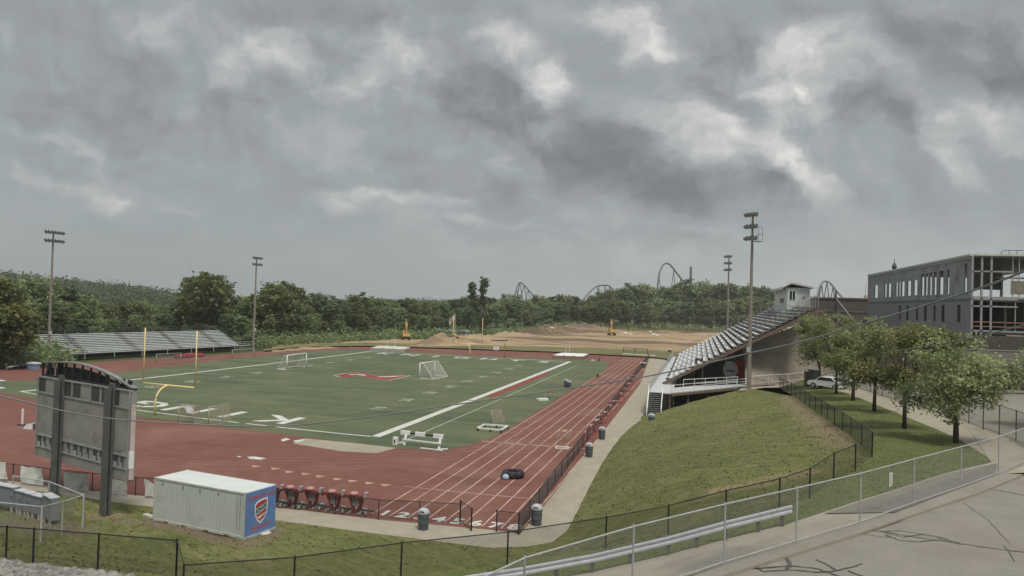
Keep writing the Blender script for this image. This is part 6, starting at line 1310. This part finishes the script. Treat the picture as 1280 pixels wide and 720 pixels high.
# the wood: a few kinds of tree, grown once and planted many times
KINDS_ = []
for i in range(9):
    rng = np.random.default_rng(100+i); H = 18; R = (6.2, 5.2, 7.0, 4.6, 6.0, 5.0, 6.6, 5.5, 4.2)[i]; z0 = (2.5, 3.0, 2.2, 3.5, 2.4, 3.0, 2.0, 2.6, 3.0)[i]
    cs, v = crown(rng, H, R, z0, 240, 20, .46, 9, .105); me = np_mesh('crown', v, len(v)//4, LEAFF[(0, 1, 0, 2, 0, 1, 2, 0, 1)[i]]); tm = trunk_mb(rng, H, R, z0+1.5, .3, 5, cs[:60]); KINDS_.append((me, tm))
TRUNKS = []
for me, tm in KINDS_:
    tme = bpy.data.meshes.new('trunk'); tme.from_pydata(tm.v, [], tm.f); tme.materials.append(FBARK); tme.update(); TRUNKS.append(tme)
def plant(u, dist, vt, label, group, kind=None, wide=1.0, zbase=None):
    kind = random.randrange(9) if kind is None else kind; p = D(u, 400, dist); p.z = -.3 if zbase is None else zbase; h = zv(p.x, p.y, vt)-p.z
    if h < 3: return
    t = thing('woodland_tree', label, 'tree', p, group, random.uniform(0, 6.28)); s = h/17.6; t.scale = (s*wide, s*wide, s)
    for nm, me in (('crown', KINDS_[kind][0]), ('trunk', TRUNKS[kind])): o = bpy.data.objects.new(nm, me); COL.objects.link(o); o.parent = t
SKY_ = [(-60, 343), (0, 350), (12, 362), (22, 352), (40, 349), (58, 350), (75, 358), (100, 374), (130, 379), (165, 376), (200, 381), (222, 378), (232, 353), (245, 346), (265, 344), (282, 350), (290, 372), (305, 366), (325, 370), (340, 358), (352, 355), (366, 357), (378, 368), (405, 368), (425, 374), (450, 366), (468, 370), (490, 374), (520, 373), (545, 377),
        (570, 374), (585, 371), (610, 373), (635, 370), (655, 375), (675, 369), (695, 367), (715, 370), (735, 374), (757, 364), (775, 360), (790, 356), (808, 355), (822, 362), (840, 356), (860, 353), (880, 355), (900, 358), (925, 356), (945, 358), (965, 364)]
sx_, sv_ = [a for a, _ in SKY_], [b for _, b in SKY_]
def bd(u): return float(np.interp(u, [-60, 0, 100, 220, 320, 420, 500, 560, 640, 720, 850, 970], [175, 180, 205, 235, 235, 262, 300, 330, 380, 430, 470, 490]))
nT = 0
LABG = lambda u: ('broadleaf tree in the wood behind the low bleachers', 'trees of the wood behind the low bleachers') if u < 330 else ('broadleaf tree in the wood beyond the far bend', 'trees of the wood beyond the far bend') if u < 560 else ('broadleaf tree in the wood behind the graded site', 'trees of the wood behind the graded site')
u = -60.0
while u < 985:
    vt = float(np.interp(u, sx_, sv_)); d_ = bd(u); a, b = LABG(u)
    plant(u, d_*1.13, vt+random.uniform(-1.5, 3), a, b, wide=random.uniform(.85, 1.15)); nT += 1
    u += 9.5 if u > 560 else 12.5
for row, (dd_, lo_, hi_, st_) in enumerate(((1.0, 10, 24, 15), (.93, 24, 42, 17))):
    u = -55.0
    while u < 975:
        if row == 1 and u > 540: break
        vt = float(np.interp(u, sx_, sv_)); a, b = LABG(u); vt = max(vt, 366)
        k_ = .55 if u > 560 else 1.0
        plant(u+random.uniform(-3, 3), bd(u)*dd_*random.uniform(.98, 1.03), vt+random.uniform(lo_, hi_)*k_, a, b, kind=random.choice((1, 5, 8, 0, 3, 4)), wide=random.uniform(1.0, 1.4)); nT += 1
        u += st_ if u < 560 else 12
# trees singled out by the photograph
for u_, vt_, sd_, lab in ((589.5, 350, 41, 'thin crowned tree over the edge of the site, shorter of the pair'), (601.5, 345, 44, 'thin crowned tree over the edge of the site, taller of the pair')):
    p = D(u_, 400, 320); p.z = -.3; h = zv(p.x, p.y, vt_)-p.z; tree('woodland_tree', lab, p, h, 2.5, h*.42, sd_, .28, 70, 24, .42, LEAFF[1], bark=FBARK, lobes=7, spread=.17)
plant(586, 318, 379, 'bush like tree at the foot of the two thin crowned trees', None, 5, .7); plant(606, 316, 388, 'dark low tree in front of the two thin crowned trees', None, 5, .8)
for u, d_, vt, lab in ((2, 150, 352, 'big pale green tree at the edge of the picture beside the bleachers'), (24, 165, 400, 'lower pale tree at the edge of the picture beside the bleachers'), (258, 228, 343, 'broad tall tree rising above the end of the low bleachers'), (347, 232, 355, 'tall tree just behind the second floodlight pole')): plant(u, d_, vt, lab, None, 2 if d_ > 200 else 6, 1.1)
for u, vt, d_ in ((330, 416, 222), (345, 420, 225), (318, 412, 215), (372, 421, 238), (470, 421, 275), (520, 408, 300), (527, 404, 298), (905, 401, 480), (870, 403, 480), (830, 404, 470), (795, 403, 462), (760, 402, 455), (930, 402, 485), (955, 402, 488), (640, 398, 372), (662, 400, 385), (685, 399, 400), (705, 400, 412), (722, 401, 425), (742, 402, 440), (777, 400, 458), (812, 403, 466), (850, 401, 470), (888, 402, 476), (918, 400, 482), (943, 402, 486)):
    a, b = 'low bushy tree at the foot of the wood', 'bushy trees at the foot of the wood'; plant(u, d_, vt, a, b, random.choice((1, 5, 0)), 1.9)
# wooded ridge far off: one mass
rid = MB(); hv = []; US = np.linspace(-120, 700, 83); RV = [(-120, 334), (0, 341), (30, 343), (60, 348), (95, 351), (120, 354), (160, 357), (200, 363), (240, 371), (300, 376), (400, 378), (540, 376), (640, 378), (700, 381)]
for u in US:
    for j, (dd_, fz) in enumerate(((560, 0), (640, .45), (740, .8), (860, 1.0), (1000, .9))): p = D(u, 400, dd_); pt_ = D(u, 400, 860); ht = zv(pt_.x, pt_.y, float(np.interp(u, [a for a, _ in RV], [b for _, b in RV])))-7; p.z = ht*fz; hv.append(p)
rid.add(hv, [(i*5+j, (i+1)*5+j, (i+1)*5+j+1, i*5+j+1) for i in range(len(US)-1) for j in range(4)]); structure('hills', rid, WOODS, smooth=True)
rng = np.random.default_rng(5); n = 5200; cs = []
hvA = np.array([tuple(p) for p in hv]).reshape(len(US), 5, 3)
ii = rng.uniform(0, len(US)-1.001, n); jj = rng.uniform(0, 3.2, n); i0, j0 = ii.astype(int), jj.astype(int); fi, fj = (ii-i0)[:, None], (jj-j0)[:, None]
base = (hvA[i0, j0]*(1-fi)+hvA[i0+1, j0]*fi)*(1-fj)+(hvA[i0, j0+1]*(1-fi)+hvA[i0+1, j0+1]*fi)*fj
base[:, 2] += rng.uniform(1, 7, n)**1.0
pts = np.repeat(base, 9, 0)+rng.normal(size=(n*9, 3))*np.array([2.6, 2.6, 1.8]); v = leaves(pts, 1.25, rng)
o = bpy.data.objects.new('hill_woods', np_mesh('hill_woods', v, len(v)//4, leaf_mat('hill leaf', (.060, .085, .042), (.17, .205, .098)))); COL.objects.link(o); o['kind'] = 'stuff'
# scrub along the foot of the wood and beside the track
rng = np.random.default_rng(9); cs = []
for u in np.linspace(325, 700, 420):
    d_ = bd(u)*.93*rng.uniform(.93, 1.0); p = D(u, 400, d_); cs.append((p.x, p.y, rng.uniform(0, 1.9)))
for u in np.linspace(690, 985, 330): p = D(u, 400, bd(u)*rng.uniform(.95, 1.0)); cs.append((p.x, p.y, rng.uniform(0, 3.5)))
for u in np.linspace(-40, 80, 160): p = D(u, 400, rng.uniform(150, 172)); cs.append((p.x, p.y, rng.uniform(0, 2.5)))
cs = np.array(cs); pts = np.repeat(cs, 26, 0)+rng.normal(size=(len(cs)*26, 3))*np.array([1.5, 1.5, .8]); pts[:, 2] = np.abs(pts[:, 2]); v = leaves(pts, .38, rng)
o = bpy.data.objects.new('scrub_undergrowth', np_mesh('scrub_undergrowth', v, len(v)//4, LEAFF[0])); COL.objects.link(o); o['kind'] = 'stuff'
# gravel stones
rng = np.random.default_rng(3); mb = MB(); ico = []
import itertools
phi = (1+5**.5)/2; ico = [(-1, phi, 0), (1, phi, 0), (-1, -phi, 0), (1, -phi, 0), (0, -1, phi), (0, 1, phi), (0, -1, -phi), (0, 1, -phi), (phi, 0, -1), (phi, 0, 1), (-phi, 0, -1), (-phi, 0, 1)]
icf = [(0, 11, 5), (0, 5, 1), (0, 1, 7), (0, 7, 10), (0, 10, 11), (1, 5, 9), (5, 11, 4), (11, 10, 2), (10, 7, 6), (7, 1, 8), (3, 9, 4), (3, 4, 2), (3, 2, 6), (3, 6, 8), (3, 8, 9), (4, 9, 5), (2, 4, 11), (6, 2, 10), (8, 6, 7), (9, 8, 1)]
ic = np.array(ico)/1.902
for i in range(1500):
    u = rng.uniform(-30, 190); v = np.interp(u, [-30, 0, 60, 100, 160, 200], [699, 701, 708, 714, 719, 722])+abs(rng.normal())*16+rng.uniform(0, 3)
    if u > 120 and rng.random() < (u-120)/60: continue
    p = hit(u, v); s = rng.uniform(.06, .17); e = ic*(1+rng.uniform(-.25, .25, (12, 1)))*s*np.array([1.2, rng.uniform(.7, 1.1), .7]); a = rng.uniform(0, 6.28); ca, sa = math.cos(a), math.sin(a)
    mb.add([(p.x+x*ca-y*sa, p.y+x*sa+y*ca, p.z+z+s*.3) for x, y, z in e], icf)
gm_ = leaf_mat('gravel stone', (.20, .185, .165), (.50, .475, .43)); mb.build('gravel_stones', gm_, kind='stuff')
# grass blades over the bank, slope and lawn
def tufts(objn, n, seed, mat, hgt, wid):
    rng = np.random.default_rng(seed); me = bpy.data.objects[objn].data; tri = []
    A = []
    for p in me.polygons: A.append(p.area*(1 if (Vector(p.center)-CAM).length < 75 else .45))
    A = np.array(A); A /= A.sum(); pick = rng.choice(len(A), n, p=A); out = []
    co = [v.co for v in me.vertices]
    for pi in pick:
        q = [co[i] for i in me.polygons[pi].vertices]; s, t_ = rng.random(2); p = q[0].lerp(q[1], s).lerp(q[3].lerp(q[2], s), t_) if len(q) == 4 else q[0]
        a = rng.uniform(0, 6.28); w_ = wid*rng.uniform(.5, 1.4); h_ = hgt*rng.uniform(.4, 1.5); dx_, dy_ = math.cos(a)*w_, math.sin(a)*w_; lx, ly = rng.normal(size=2)*h_*.5
        out += [(p.x-dx_, p.y-dy_, p.z-.01), (p.x+dx_, p.y+dy_, p.z-.01), (p.x+dx_*.4+lx, p.y+dy_*.4+ly, p.z+h_), (p.x-dx_*.4+lx, p.y-dy_*.4+ly, p.z+h_)]
    v = np.array(out); o = bpy.data.objects.new('grass_tufts', np_mesh('grass_tufts', v, len(v)//4, mat)); COL.objects.link(o); o['kind'] = 'stuff'
GB = leaf_mat('grass blade', (.105, .118, .044), (.185, .185, .085)); GL_ = leaf_mat('lawn blade', (.075, .105, .036), (.14, .16, .065))
tufts('grass_bank', 20000, 1, GB, .035, .03); tufts('grass_bank', 1300, 11, leaf_mat('dark weed blade', (.075, .092, .032), (.13, .145, .055)), .055, .06); tufts('grass_bank', 3600, 12, leaf_mat('dry grass blade', (.20, .17, .085), (.30, .26, .14)), .05, .07); tufts('lawn', 5000, 3, GL_, .03, .03); tufts('grass_verge', 5000, 4, GL_, .04, .025)
print('TREES', nT)
# ------------------------------------------------------------------ the air
hm = bpy.data.materials.new('haze'); hm.use_nodes = True; hn = hm.node_tree; hn.nodes.clear(); k = NT(hn)
pv = k.n('ShaderNodeVolumePrincipled'); pv.inputs['Color'].default_value = (.88, .92, .93, 1); pv.inputs['Density'].default_value = .00017; pv.inputs['Anisotropy'].default_value = .15
hn.links.new(pv.outputs[0], k.n('ShaderNodeOutputMaterial').inputs['Volume'])
hz_ = MB().frame((-1600, -400, -1.3), (2900, 0, 0), (0, 1900, 0), (0, 0, 111)).build('haze', hm, kind='stuff')
S.cycles.volume_bounces = 1
